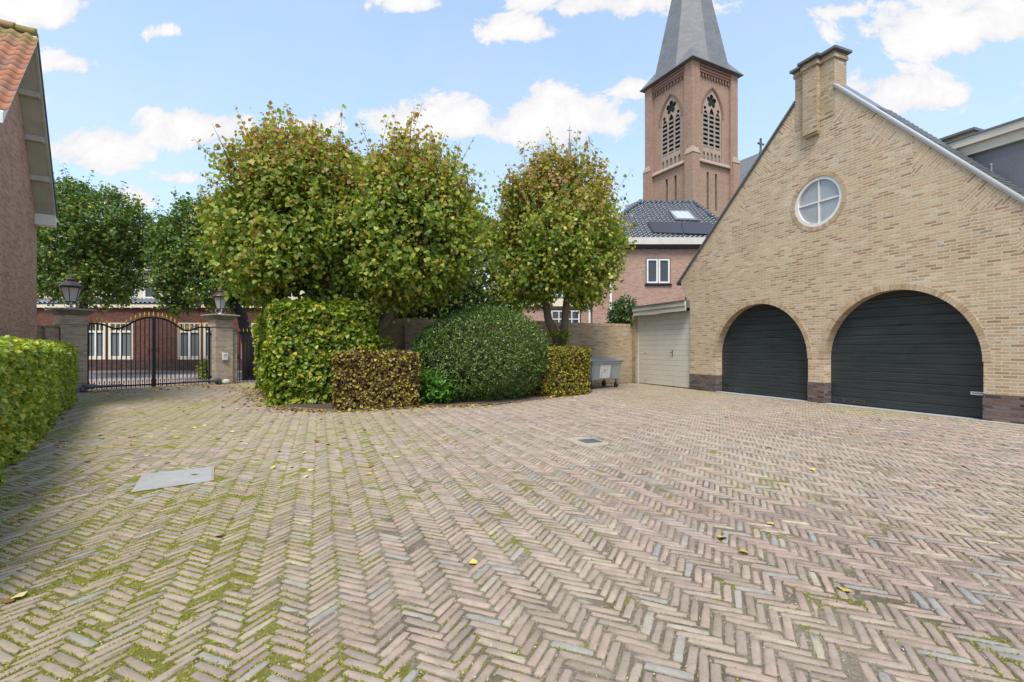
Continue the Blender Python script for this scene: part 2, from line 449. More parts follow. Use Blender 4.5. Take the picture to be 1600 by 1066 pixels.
t = NT('pantile'); g = t.n('ShaderNodeNewGeometry'); p = t.obj()
c = t.ramp(g.outputs['Random Per Island'], [(0, (.34, .145, .08)), (.35, (.42, .20, .12)), (.7, (.36, .185, .125)), (1, (.27, .14, .10))])
f = t.math('ADD', t.math('MULTIPLY', t.noise(p, 3, 5, .65), .7), t.math('MULTIPLY', t.noise(p, 26, 3, .6), .3))
zz = t.rng(t.sep(p)[2], 7.6, 8.8, -.16, .10)
c = t.mix(t.rng(t.math('ADD', f, zz), .47, .63), c, (.24, .21, .06))
M['pantile'] = t.done(t.princ(c, .85, 0, .3, t.bump(f, .4, .01)))

# ------------------------------------------------------------------ ground
def poly_sheet(name, poly, z, mat):
    me = bpy.data.meshes.new(name)
    me.from_pydata([(x, y, z) for x, y in poly], [], [tuple(range(len(poly)))]); me.update()
    return tag(link(name, me, mat), kind='structure')
M['ground'] = plain('ground', (.16, .145, .11), .95, var=.3, scale=.5, bump=.3)
poly_sheet('ground', [(400*math.cos(a*math.pi/24), 400*math.sin(a*math.pi/24)) for a in range(48)], -.08, M['ground'])

hd = Vector((-.628, .778, 0))                                   # run of the hedge beside the left house
LH0, LH1 = G(0, 740), G(115, 625)
A_, B_ = G(424, 636), G(403, 604)                               # corners of the clipped green block
uG = Vector((.928, .371, 0)); dG = Vector((-.371, .928, 0))
GL, GR = G(135, 611.5), G(328, 600.5)                           # the two hinge ends of the driveway gate
GD = (GR - GL); GLEN = GD.length; GDEG = math.degrees(math.atan2(GD.y, GD.x))
FGATE = Frame(GL.x, GL.y, GDEG)
PG0, PG1 = G(370, 597), G(404, 595)
BE = [G(424, 637), G(525, 643), G(655, 637), G(770, 633), G(925, 614)]   # front edge of the planting bed
WALL_R = FG.w(-3.22, .12)
FW = Frame(WALL_R.x - 13.0*uG.x, WALL_R.y - 13.0*uG.y, math.degrees(math.atan2(uG.y, uG.x)))   # garden wall, 13 m long
COURT = [(-.2, -1.6), LH0.xy - .9*Vector((-.628, .778))*0, LH1.xy + Vector((-.6, .9)), FGATE.w(-.9, .3).xy, FGATE.w(GLEN + 1.9, .3).xy, B_.xy + Vector((.2, .9)), A_.xy,
         BE[1].xy, BE[2].xy, BE[3].xy, BE[4].xy, FW.w(10.9, 0).xy, WALL_R.xy, FG.w(0, .12).xy, FG.w(9.4, .02).xy, FG.w(17, 0).xy]
COURT = [(p[0], p[1]) for p in COURT]
COURT[1] = ((LH0 - 6.2*hd).x - .1, (LH0 - 6.2*hd).y)
COURT.insert(2, (LH1.x - .1, LH1.y))

cover = [G(208, 769), G(331, 751), G(332, 730.5), G(225, 742)]
drain = G(922, 690)

def region(x, y):
    """how mossy the paving is, 0 to 1, by place"""
    left = sstep(.9, -2.6, x) * sstep(13, 7.0, y)
    near = sstep(3.9, 1.2, y) * sstep(1.6, -2.2, x) * .72
    gate = sstep(-5.5, -8.0, x) * .62
    # strip along the left hedge
    dx, dy = x - LH0.x, y - LH0.y
    across = dx*hd.y*1.0 - dy*hd.x
    strip = sstep(2.6, .3, np.abs(across)) * .55
    s_, d_ = FG.inv(x, y)
    door = sstep(-3.2, -.2, d_) * sstep(9.6, 8.6, s_) * sstep(0., 2., s_) * .42
    rightp = sstep(2.0, 5.0, x) * sstep(6, 2.5, y) * .24
    mid = .17
    return np.clip(np.maximum.reduce([left*.62, near, gate, strip, door, rightp, np.full_like(left, mid)]), 0, 1)
def moss_at(x, y):
    r = region(x, y)
    n = .30*fbm(x*1.1, y*1.1, 5, 4) + .70*fbm(x*5.5, y*5.5, 9, 3)
    return np.clip(r*1.05 + (n - .5)*1.25, 0, 1.1)
def und(x, y): return (fbm(x*.55, y*.55, 41, 3) - .5) * .03

def moss_mix(t, col, lo, hi, amt=1.0):
    at = t.n('ShaderNodeAttribute'); at.attribute_name = 'moss'; p = t.obj()
    f = t.math('ADD', at.outputs['Fac'], t.math('MULTIPLY', t.math('SUBTRACT', t.noise(p, 34, 5, .7), .5), 1.5))
    f = t.math('MULTIPLY', t.rng(f, lo, hi, smooth=True), amt)
    mc = t.ramp(t.math('ADD', t.math('MULTIPLY', t.noise(p, 70, 3, .7), .6), t.math('MULTIPLY', t.noise(p, 7, 4, .7), .4)), [(.30, (.12, .115, .03)), (.42, (.225, .22, .045)), (.58, (.34, .325, .075)), (.72, (.44, .41, .16))])
    return t.mix(f, col, mc), f

# joints
t = NT('joint_sand'); p = t.obj()
c = t.ramp(t.noise(p, 55, 5, .7), [(.25, (.17, .135, .10)), (.45, (.35, .29, .215)), (.7, (.52, .45, .345))])
c = t.mix(t.rng(t.noise(p, 1.7, 5, .65, .5), .42, .6, 0, .6), c, (.12, .095, .07))
c, f = moss_mix(t, c, .22, .55)
M['joint_sand'] = t.done(t.princ(c, .95, 0, .1, t.bump(t.noise(p, 85, 6, .8), 1.0, .022)))
def sheet_grid(x0, x1, y0, y1, st, low):
    xs = np.arange(x0, x1 + st/2, st); ys = np.arange(y0, y1 + st/2, st)
    X, Y = np.meshgrid(xs, ys); x, y = X.ravel(), Y.ravel()
    m = moss_at(x, y); hi = fbm(x*16, y*16, 77, 2)
    z = und(x, y) - .0062 + .0034*sstep(.35, 1.0, m + (hi - .5)*.7) + (hi - .5)*.005 - low(x, y)
    nx, ny = len(xs), len(ys); i = np.arange(nx*ny).reshape(ny, nx)
    Fq = np.stack([i[:-1, :-1], i[:-1, 1:], i[1:, 1:], i[1:, :-1]], -1).reshape(-1, 4)
    return np.stack([x, y, z], -1), Fq, m
V1, F1, m1 = sheet_grid(-5.5, 6.5, .6, 5.6, .0225, lambda x, y: 0)
V2, F2, m2 = sheet_grid(-16.2, 13, -3.2, 20.6, .11, lambda x, y: np.where((x > -5.4) & (x < 6.4) & (y > .7) & (y < 5.5), .012, 0))
c2 = V2[F2].mean(1); F2 = F2[in_poly(c2[:, 0], c2[:, 1], COURT)]
c1 = V1[F1].mean(1); F1 = F1[in_poly(c1[:, 0], c1[:, 1], COURT)]
me = np_mesh('paving_bed', np.vstack([V1, V2]), np.vstack([F1, F2 + len(V1)]), True)
a = me.attributes.new('moss', 'FLOAT', 'POINT'); a.data.foreach_set('value', np.concatenate([m1, m2]).astype(np.float32))
tag(link('paving_bed', me, M['joint_sand']), kind='structure')

# bricks laid in herringbone at 45 degrees to the garage
t = NT('paving_brick'); g = t.n('ShaderNodeNewGeometry'); p = t.obj(); rnd = g.outputs['Random Per Island']
c = t.ramp(rnd, [(0, (0.207, 0.154, 0.133)), (.10, (0.338, 0.244, 0.204)), (.25, (0.403, 0.281, 0.235)), (.38, (0.294, 0.223, 0.189)), (.5, (0.371, 0.276, 0.230)), (.62, (0.447, 0.323, 0.265)), (.74, (0.273, 0.191, 0.158)),
                 (.86, (0.392, 0.313, 0.245)), (.90, (0.458, 0.382, 0.275)), (.925, (0.360, 0.329, 0.296)), (.945, (0.300, 0.297, 0.281)), (1, (0.273, 0.265, 0.255))])
fine = t.noise(p, 75, 6, .7); mid = t.noise(p, 9, 4, .65); big = t.noise(p, .45, 5, .6, .3)
k = t.math('ADD', t.rng(fine, .3, .7, -.17, .17), t.rng(mid, .3, .7, .74, 1.22)); c = t.mix(1.0, c, t.comb(k, k, k), 'MULTIPLY')
c = t.mix(t.rng(big, .38, .64, .06, .50), c, (.47, .395, .31))
blo = t.noise(p, 3.2, 6, .7, .5); c = t.mix(t.rng(blo, .5, .68, 0, .45), c, (.20, .165, .145))                # sand swept over the bricks
spots = t.rng(t.noise(p, 130, 2, .5), .66, .74, 0, .5); c = t.mix(spots, c, (.55, .52, .47))
al = t.n('ShaderNodeAttribute'); al.attribute_name = 'algae'
af = t.math('MULTIPLY', al.outputs['Fac'], t.rng(t.math('ADD', t.math('MULTIPLY', mid, .5), t.math('MULTIPLY', fine, .5)), .36, .62, .25, 1.0))
c = t.mix(af, c, (.31, .285, .10))
c, f = moss_mix(t, c, .85, 1.2, .9)
h = t.math('MULTIPLY_ADD', mid, .8, fine)
M['paving_brick'] = t.done(t.princ(c, .88, 0, .22, t.bump(h, .8, .008)))
rng = np.random.default_rng(7)
mod, nL = .0525, 4
ang = math.atan2(.928, -.371) - math.pi/4
ca, sa = math.cos(ang), math.sin(ang)
I, J = np.meshgrid(np.arange(-420, 420), np.arange(-420, 420)); I, J = I.ravel(), J.ravel()
tt = (I - J) % (2*nL)
H = tt == 0; Vv = tt == 2*nL - 1
cu = np.concatenate([I[H] + nL/2, I[Vv] + .5]) * mod; cv = np.concatenate([J[H] + .5, J[Vv] + nL/2]) * mod
ho = np.concatenate([np.ones(H.sum(), bool), np.zeros(Vv.sum(), bool)])
bx = -1 + ca*cu - sa*cv; by = 8 + sa*cu + ca*cv
keep = in_poly(bx, by, COURT)
def grow(poly, k):
    c = sum((Vector((q[0], q[1])) for q in poly), Vector((0, 0))) / len(poly)
    return [tuple(c + (Vector((q[0], q[1])) - c) * k) for q in poly]
keep &= ~in_poly(bx, by, grow(cover, 1.16))
keep &= ~((np.abs(bx - drain.x) < .22) & (np.abs(by - drain.y) < .24))
bx, by, ho = bx[keep], by[keep], ho[keep]; n = len(bx)
theta = ang + np.where(ho, 0, math.pi/2) + rng.normal(0, .026, n)
L2 = (mod*nL - .0125)/2 * (1 + rng.normal(0, .016, n)) ; W2 = (mod - .0108)/2 * (1 + rng.normal(0, .045, n))
jx = bx + rng.normal(0, .0022, n); jy = by + rng.normal(0, .0022, n)
zc = und(bx, by) + rng.normal(0, .0030, n) - .004*sstep(.9, 1.0, rng.random(n))
tx, ty = rng.normal(0, .022, n), rng.normal(0, .036, n)
ring = np.array([(-1, -1), (-.35, -1), (.35, -1), (1, -1), (1, 1), (.35, 1), (-.35, 1), (-1, 1)], float)
NR = 8
def ringv(inset, dz):
    out = []
    for sx, sy in ring:
        cn = .0025*rng.random(n) if abs(sx) == 1 else 0.0
        lx = sx*(L2 - inset*(1 + .9*rng.random(n)) - cn); ly = sy*(W2 - inset*(1 + .9*rng.random(n)) - cn)
        lx = lx + rng.normal(0, .0022, n); ly = ly + rng.normal(0, .0017, n)
        x = jx + np.cos(theta)*lx - np.sin(theta)*ly; y = jy + np.sin(theta)*lx + np.cos(theta)*ly
        out.append(np.stack([x, y, zc + tx*lx + ty*ly + dz], -1))
    return np.stack(out, 1)
Vb = np.concatenate([ringv(0, -.055), ringv(0, -.007), ringv(.0022, -.0024), ringv(.0065, 0)], 1)      # n,16,3
fq = []
for r_ in range(3):
    for k in range(NR):
        k2 = (k + 1) % NR; fq.append((r_*NR + k, r_*NR + k2, r_*NR + NR + k2, r_*NR + NR + k))
q0 = 3*NR; fq += [(q0, q0+1, q0+6, q0+7), (q0+1, q0+2, q0+5, q0+6), (q0+2, q0+3, q0+4, q0+5)]; fq = np.array(fq)
Fb = (fq[None] + (np.arange(n)*4*NR)[:, None, None]).reshape(-1, 4)
me = np_mesh('brick_paving', Vb.reshape(-1, 3), Fb)
mo = moss_at(Vb[..., 0].ravel(), Vb[..., 1].ravel())
lip = np.tile(np.repeat([.55, .42, .24, 0.0], NR), n)            # moss creeps up from the joints
a = me.attributes.new('moss', 'FLOAT', 'POINT'); a.data.foreach_set('value', (mo*.62 + lip*np.clip(mo*1.7, 0, 1.1)).astype(np.float32))
ax_, ay_ = Vb[..., 0].ravel(), Vb[..., 1].ravel(); s_, d_ = FG.inv(ax_, ay_)
alg = np.maximum.reduce([sstep(-3.0, -7.5, ax_)*.75, sstep(-2.6, -.1, d_)*sstep(9.5, 7, s_)*.55, sstep(6, 12, ay_)*.28, sstep(.5, -3, ax_)*.34, np.full_like(ax_, .10)])
a = me.attributes.new('algae', 'FLOAT', 'POINT'); a.data.foreach_set('value', (alg*sstep(.28, .66, fbm(ax_*.8, ay_*.8, 55, 4))*1.15).astype(np.float32))
tag(link('brick_paving', me, M['paving_brick']), kind='structure')

# ------------------------------------------------------------------ leaves
LEAF = np.array([(0, 0, 0), (.46, .14, .10), (.44, .55, .12), (0, 1.0, -.06), (-.44, .55, .12), (-.46, .14, .10)], float)
LEAF_F = np.array([(0, 1, 2, 3), (0, 3, 4, 5)])
def leaves(name, P, D, N, S, mat, parent=None, aspect=1.0, tmpl=LEAF):
    D = unit(D); B = unit(np.cross(D, N)); N = np.cross(B, D); S = S[:, None]
    V = np.empty((len(P), len(tmpl), 3))
    for i, (a, b, c) in enumerate(tmpl):
        V[:, i] = P + S*(a*aspect*B + b*D + c*N)
    Fq = (LEAF_F[None] + (np.arange(len(P))*len(tmpl))[:, None, None]).reshape(-1, 4)
    return link(name, np_mesh(name, V.reshape(-1, 3), Fq), mat, parent)
def rdirs(r, n): return unit(r.normal(size=(n, 3)))
UP = np.array([0, 0, 1.0])
def lump(d, r, k=9, amp=.10):
    out = np.ones(len(d))
    for _ in range(k):
        a = unit(r.normal(size=3)) * r.uniform(2.5, 6.5); out += amp/math.sqrt(k)*1.4*np.sin(d @ a + r.uniform(0, 6.3))
    return out
def superell(d, p): return d / (np.abs(d)**p).sum(-1, keepdims=True)**(1/p)

def crown(name, c, R, n_shoot, size, mat, parent, seed, k=9, slen=.55, pw=2.3, amp=.11, bottom=-.8, wisp=.10, droop=.75, aspect=1.0, inner=.30, twig_mat=None, taper=0.0, clumps=0, shoots=0):
    """shoots spread over a lumpy crown; leaves hang alternately along each shoot"""
    r = np.random.default_rng(seed); c = np.array(c); R = np.array(R)
    d = rdirs(r, int(n_shoot*1.6)); d = d[d[:, 2] > bottom][:n_shoot]; n = len(d)
    lm = lump(d, r, 12, amp)
    q = 1 - inner*r.random(n)**2.2
    se = superell(d, pw); se[:, :2] *= (1 - taper*se[:, 2:3])
    base = c + se*R*(lm*q)[:, None]
    out = unit(d/R)
    if clumps:
        cd_ = rdirs(r, clumps*6)
        pick = [0]
        for i in range(1, len(cd_)):                             # spread the clumps evenly
            if len(pick) >= clumps: break
            if cd_[i, 2] > -.75 and (np.linalg.norm(cd_[pick] - cd_[i], axis=1) > 1.9/math.sqrt(clumps)*1.05).all(): pick.append(i)
        cdir = cd_[pick]; nc = len(cdir)
        sec = superell(cdir, pw); sec[:, :2] *= (1 - taper*sec[:, 2:3])
        rc = R.mean()*(.34 + .16*r.random(nc))
        cc_ = c + sec*(R - rc[:, None]*.82)*(.93 + .16*r.random((nc, 1)))
        who = r.integers(0, nc, n)
        dd = unit(rdirs(r, n) + cdir[who]*.55)
        base2 = cc_[who] + dd*(rc[who]*(1 - .35*r.random(n)**2))[:, None]*np.array([1, 1, .85])
        use = r.random(n) < .80
        base = np.where(use[:, None], base2, base - unit(d)*.25*R.mean()); out = np.where(use[:, None], unit(dd*.7 + cdir[who]*.5), out); d = np.where(use[:, None], unit(out), d)
    up = np.where(d[:, 2:3] > .15, .55*UP, -.12*UP)
    sd = unit(out*.9 + up + .42*r.normal(size=(n, 3)))
    L = slen*(.55 + .8*r.random(n))
    w = (r.random(n) < wisp) & (d[:, 2] > -.1); L = np.where(w, L*2.1, L)
    sd = np.where(w[:, None], unit(sd + .5*UP), sd)
    st = base - sd*(L*.55)[:, None]
    tk = (np.arange(k) + .5)/k
    pos = st[:, None] + sd[:, None]*(L[:, None]*tk)[..., None] - UP*(.12*L[:, None]*tk**2)[..., None] + .045*r.normal(size=(n, k, 3))*(slen/.55)
    P = pos.reshape(-1, 3); O = np.repeat(out, k, 0); m = len(P)
    D = O*.4 - UP*droop + .75*r.normal(size=(m, 3))
    N = O*.6 + UP*.55 + .75*r.normal(size=(m, 3))
    if shoots:
        ks = 15; a_ = r.uniform(0, 2*math.pi, shoots); e_ = np.arcsin(r.uniform(.05, 1, shoots))
        ds = np.stack([np.cos(a_)*np.cos(e_), np.sin(a_)*np.cos(e_), np.sin(e_)], -1); sp = superell(ds, pw); sp[:, :2] *= (1 - taper*sp[:, 2:3])
        s0_ = c + sp*R*.86; v_ = unit(ds*.55 + UP*.85 + .28*r.normal(size=(shoots, 3))); Ls = r.uniform(.55, 1.25, shoots)
        bend = .18*r.normal(size=(shoots, 3)); tq = (np.arange(ks) + .5)/ks
        ps = s0_[:, None] + v_[:, None]*(Ls[:, None]*tq)[..., None] + bend[:, None]*(tq**2)[None, :, None]
        alt = np.where(np.arange(ks) % 2, 1.0, -1.0)[None, :, None]*unit(np.cross(v_, r.normal(size=(shoots, 3))))[:, None]
        ps = ps + alt*.05 + .012*r.normal(size=ps.shape)
        P = np.vstack([P, ps.reshape(-1, 3)]); D = np.vstack([D, (np.broadcast_to(alt, ps.shape) - .5*UP + .35*r.normal(size=ps.shape)).reshape(-1, 3)])
        N = np.vstack([N, (np.broadcast_to(ds[:, None], ps.shape) + .6*UP + .5*r.normal(size=ps.shape)).reshape(-1, 3)]); m = len(P)
        tb = MB()
        for i in range(shoots): tb.tube([s0_[i] - v_[i]*.3, s0_[i] + v_[i]*Ls[i]*.5 + bend[i]*.25, s0_[i] + v_[i]*Ls[i] + bend[i]], [.008, .006, .003], 5)
        tb.build('shoots', M['twig'], parent)
    leaves(name, P, D, N, size*(.5 + .7*r.random(m)), mat, parent, aspect)
    if twig_mat is not None:
        sel = r.random(n) < .5; s0 = (st - sd*(L*.5)[:, None])[sel]; s1 = (st + sd*L[:, None] - UP*(.12*L)[:, None])[sel]
        a = unit(np.cross(sd[sel], r.normal(size=(sel.sum(), 3)))); b = np.cross(sd[sel], a)
        rad0, rad1 = .007, .0025
        T = [s0 + rad0*(a*math.cos(x) + b*math.sin(x)) for x in (0, 2.09, 4.19)] + [s1 + rad1*(a*math.cos(x) + b*math.sin(x)) for x in (0, 2.09, 4.19)]
        V = np.stack(T, 1); Fq = np.array([(0, 1, 4, 3), (1, 2, 5, 4), (2, 0, 3, 5)])
        link('twigs', np_mesh('twigs', V.reshape(-1, 3), (Fq[None] + (np.arange(len(s0))*6)[:, None, None]).reshape(-1, 4)), twig_mat, parent)

def limbs(mb, start, c, R, n, seed, r0=.06):
    rd = random.Random(seed)
    for i in range(n):
        a = 2*math.pi*(i + rd.uniform(-.3, .3))/n; el = rd.uniform(-.15, .95)
        tip = Vector(c) + Vector((R[0]*.75*math.cos(a)*math.cos(el), R[1]*.75*math.sin(a)*math.cos(el), R[2]*.75*math.sin(el)))
        mid = Vector(start).lerp(tip, .5) + Vector((rd.uniform(-.2, .2), rd.uniform(-.2, .2), rd.uniform(-.25, .1)))
        mb.tube([start, mid, tip], [r0, r0*.6, r0*.2], 6)
        for q in range(3):
            a2 = rd.uniform(0, 6.3); e = mid.lerp(tip, rd.uniform(.1, .8))
            mb.tube([e, e + Vector((math.cos(a2)*R[0]*.35, math.sin(a2)*R[1]*.35, rd.uniform(0, R[2]*.4)))], [r0*.35, r0*.1], 5)

GREEN = (.075, .105, .018)
lime = [(0, (0.091, 0.164, 0.027)), (0.18, (0.149, 0.251, 0.039)), (0.38, (0.225, 0.32, 0.047)), (0.56, (0.315, 0.381, 0.057)), (0.72, (0.446, 0.466, 0.08)), (0.84, (0.595, 0.554, 0.136)), (0.92, (0.397, 0.312, 0.096)), (1, (0.116, 0.172, 0.04))]
lime_autumn = [(0, (0.368, 0.299, 0.063)), (0.35, (0.46, 0.345, 0.086)), (0.6, (0.414, 0.247, 0.081)), (0.8, (0.333, 0.172, 0.063)), (0.9, (0.529, 0.38, 0.161)), (1, (0.23, 0.127, 0.063))]
M['lime_leaf'] = leaf_mat('lime_leaf', lime, .42, .45, (lime_autumn, 4.6, 7.0, .72))
M['lime_leaf_right'] = leaf_mat('lime_leaf_right', lime, .42, .45, (lime_autumn, 4.4, 7.0, .72))
M['maple_leaf'] = leaf_mat('maple_leaf', [(0, (0.0548, 0.1144, 0.0249)), (0.4, (0.0961, 0.1829, 0.0374)), (0.75, (0.1509, 0.2495, 0.0499)), (0.93, (0.2287, 0.2912, 0.0583)), (1, (0.62, 0.4573, 0.0417))], .25, .4)
M['yellow_green_leaf'] = leaf_mat('yellow_green_leaf', [(0, (0.098, 0.14, 0.021)), (0.5, (0.196, 0.238, 0.035)), (1, (0.378, 0.35, 0.049))], .3, .45)
M['hornbeam_leaf'] = leaf_mat('hornbeam_leaf', [(0, (0.1474, 0.226, 0.0354)), (0.35, (0.2556, 0.344, 0.0432)), (0.65, (0.3833, 0.4324, 0.059)), (0.85, (0.5504, 0.5504, 0.0786)), (1, (0.62, 0.5701, 0.1376))], .28, .42)
M['green_block_leaf'] = leaf_mat('green_block_leaf', [(0, (0.0863, 0.1495, 0.0179)), (0.35, (0.1648, 0.2541, 0.0269)), (0.65, (0.2669, 0.3438, 0.0329)), (0.88, (0.4081, 0.4186, 0.0448)), (1, (0.5651, 0.4485, 0.0747))], .25, .4)
M['copper_leaf'] = leaf_mat('copper_leaf', [(0, (0.05, 0.026, 0.018)), (0.3, (0.1, 0.05, 0.028)), (0.45, (0.17, 0.09, 0.04)), (0.55, (0.3, 0.24, 0.05)), (0.75, (0.48, 0.43, 0.06)), (0.9, (0.4, 0.27, 0.08)), (1, (0.55, 0.44, 0.2))], .25, .5)
M['golden_leaf'] = leaf_mat('golden_leaf', [(0, (0.05, 0.045, 0.014)), (0.25, (0.13, 0.115, 0.02)), (0.5, (0.3, 0.28, 0.035)), (0.78, (0.46, 0.42, 0.05)), (0.92, (0.32, 0.18, 0.05)), (1, (0.12, 0.06, 0.03))], .25, .45)
M['holly_leaf'] = leaf_mat('holly_leaf', [(0, (0.054, 0.104, 0.022)), (0.4, (0.0913, 0.1578, 0.033)), (0.75, (0.1328, 0.2116, 0.044)), (0.985, (0.2075, 0.2869, 0.0661)), (0.995, (0.5084, 0.5084, 0.0551))], .15, .33, spec=.5)
M['laurel_leaf'] = leaf_mat('laurel_leaf', [(0, (0.0575, 0.161, 0.0138)), (0.5, (0.0978, 0.253, 0.0207)), (1, (0.161, 0.3335, 0.0345))], .25, .3, spec=.5)
M['dark_shrub_leaf'] = leaf_mat('dark_shrub_leaf', [(0, (0.0252, 0.07, 0.0168)), (0.5, (0.042, 0.1092, 0.0224)), (1, (0.077, 0.154, 0.0308))], .15, .35)
M['ivy_leaf'] = leaf_mat('ivy_leaf', [(0, (0.0358, 0.0858, 0.02)), (0.5, (0.0644, 0.1358, 0.0286)), (0.9, (0.1287, 0.2002, 0.0429)), (1, (0.2288, 0.2574, 0.0572))], .15, .35)
M['dead_leaf'] = leaf_mat('dead_leaf', [(0, (.20, .085, .03)), (.3, (.32, .16, .045)), (.6, (.48, .33, .05)), (.85, (.58, .46, .10)), (1, (.14, .07, .035))], .1, .7, spec=.15)

# ------------------------------------------------------------------ trees
def tree(name, label, trunk_pts, trunk_r, c, R, n, size, mat, seed, bark='bark', group=None, nl=9, extra=None, **kw):
    b = trunk_pts[0]; o = thing(name, label, 'tree', (b[0], b[1], 0), group=group)
    off = Vector((b[0], b[1], 0)); mb = MB()
    pts = [Vector(q) - off for q in trunk_pts]; cc = Vector(c) - off
    mb.tube(pts, trunk_r, 12)
    limbs(mb, pts[-1], cc, R, nl, seed, trunk_r[-1]*.8)
    for e, er in (extra or []):
        mb.tube([Vector(q) - off for q in e], er, 9)
    mb.build('trunk', M[bark], o, True)
    crown('crown', cc, R, n, size, M[mat], o, seed, twig_mat=M['twig'], **kw)
    return o
YA, YBt, YC = 12.9, 12.9, 15.4
cA = W(637, 356, YA); cB = W(466, 349, YBt); cC = W(874, 366, YC)
bA = W(578, HY, YA); bA.z = 0
tree('lime_tree', 'broad yellow green lime tree with bent trunk rising behind the brown clipped hedge',
     [(bA.x, bA.y, -.05), W(577, 560, YA), W(577, 532, YA), W(592, 512, YA), W(611, 494, YA), W(619, 466, YA), W(632, 425, YA)], [.15, .14, .155, .16, .13, .12, .11], cA, (1.85, 1.75, 2.3), 3700, .112, 'lime_leaf', 11, bottom=-.95, taper=.13, pw=2.2, amp=.16, slen=.66, wisp=.14, clumps=26, shoots=75)
bB = W(548, HY, YBt + .4); bB.z = 0
tree('lime_tree', 'broad yellow green lime tree above the clipped green block, next to the gate',
     [(bB.x, bB.y, -.05), W(550, 540, YBt + .3), W(540, 490, YBt + .1), W(520, 456, YBt), W(492, 420, YBt)], [.17, .15, .14, .14, .11], cB, (1.98, 1.8, 2.45), 4200, .115, 'lime_leaf', 23, bottom=-.93, taper=.13, pw=2.2, clumps=28, shoots=95, wisp=.16, amp=.16, slen=.66)
bC = W(874, HY, YC); bC.z = 0
tree('lime_tree', 'rounded autumn tinted lime tree with forked trunk in front of the garden wall',
     [(bC.x, bC.y, -.05), W(876, 540, YC), W(868, 524, YC), W(857, 500, YC), W(852, 470, YC), W(858, 430, YC)], [.2, .19, .15, .13, .12, .10], cC, (1.95, 1.9, 2.6), 3900, .112, 'lime_leaf_right', 37, bottom=-.96, taper=.09, pw=2.1, amp=.16, slen=.66, wisp=.16, clumps=26, shoots=85,
     extra=[([W(876, 542, YC), W(882, 515, YC), W(884, 480, YC), W(888, 440, YC)], [.17, .13, .11, .08])])
cD = W(757, 432, 20.0)
tree('small_tree', 'yellow green young tree glimpsed behind the wall between the lime trees', [(cD.x, cD.y, 0), (cD.x + .1, cD.y, 2.2), (cD.x, cD.y, 3.2)], [.09, .07, .05], cD, (1.5, 1.3, 2.4), 1900, .11, 'yellow_green_leaf', 41, nl=6)
cE = W(140, 390, 21.6); bE = (cE.x - .4, cE.y, 0)
tree('maple_tree', 'dark green maple tree overhanging the left lantern beyond the gate', [(bE[0], bE[1], -.05), (bE[0], bE[1], 2.0), (bE[0] + .15, bE[1], 3.4), (cE.x, cE.y, 4.6)], [.2, .17, .15, .11], cE, (2.45, 2.2, 2.9), 3000, .125, 'maple_leaf', 51, 'dark_bark', bottom=-.86, droop=.5, amp=.17, slen=.6, wisp=.16, clumps=26, shoots=60)
cF = W(330, 410, 20.9); bF = G(389, 592); bF.y = 20.9; bF.x = W(389, 592, 20.9).x
tree('maple_tree', 'dark green maple tree behind the right lantern, trunk seen through the small gate', [(bF.x, bF.y, -.05), (bF.x - .05, bF.y, 1.6), (bF.x - .3, bF.y, 2.8), (cF.x + .6, cF.y, 3.9)], [.27, .24, .21, .15], cF, (2.2, 2.0, 2.5), 2600, .125, 'maple_leaf', 57, 'dark_bark', bottom=-.86, droop=.5, amp=.17, slen=.6, wisp=.16, clumps=22, shoots=60)

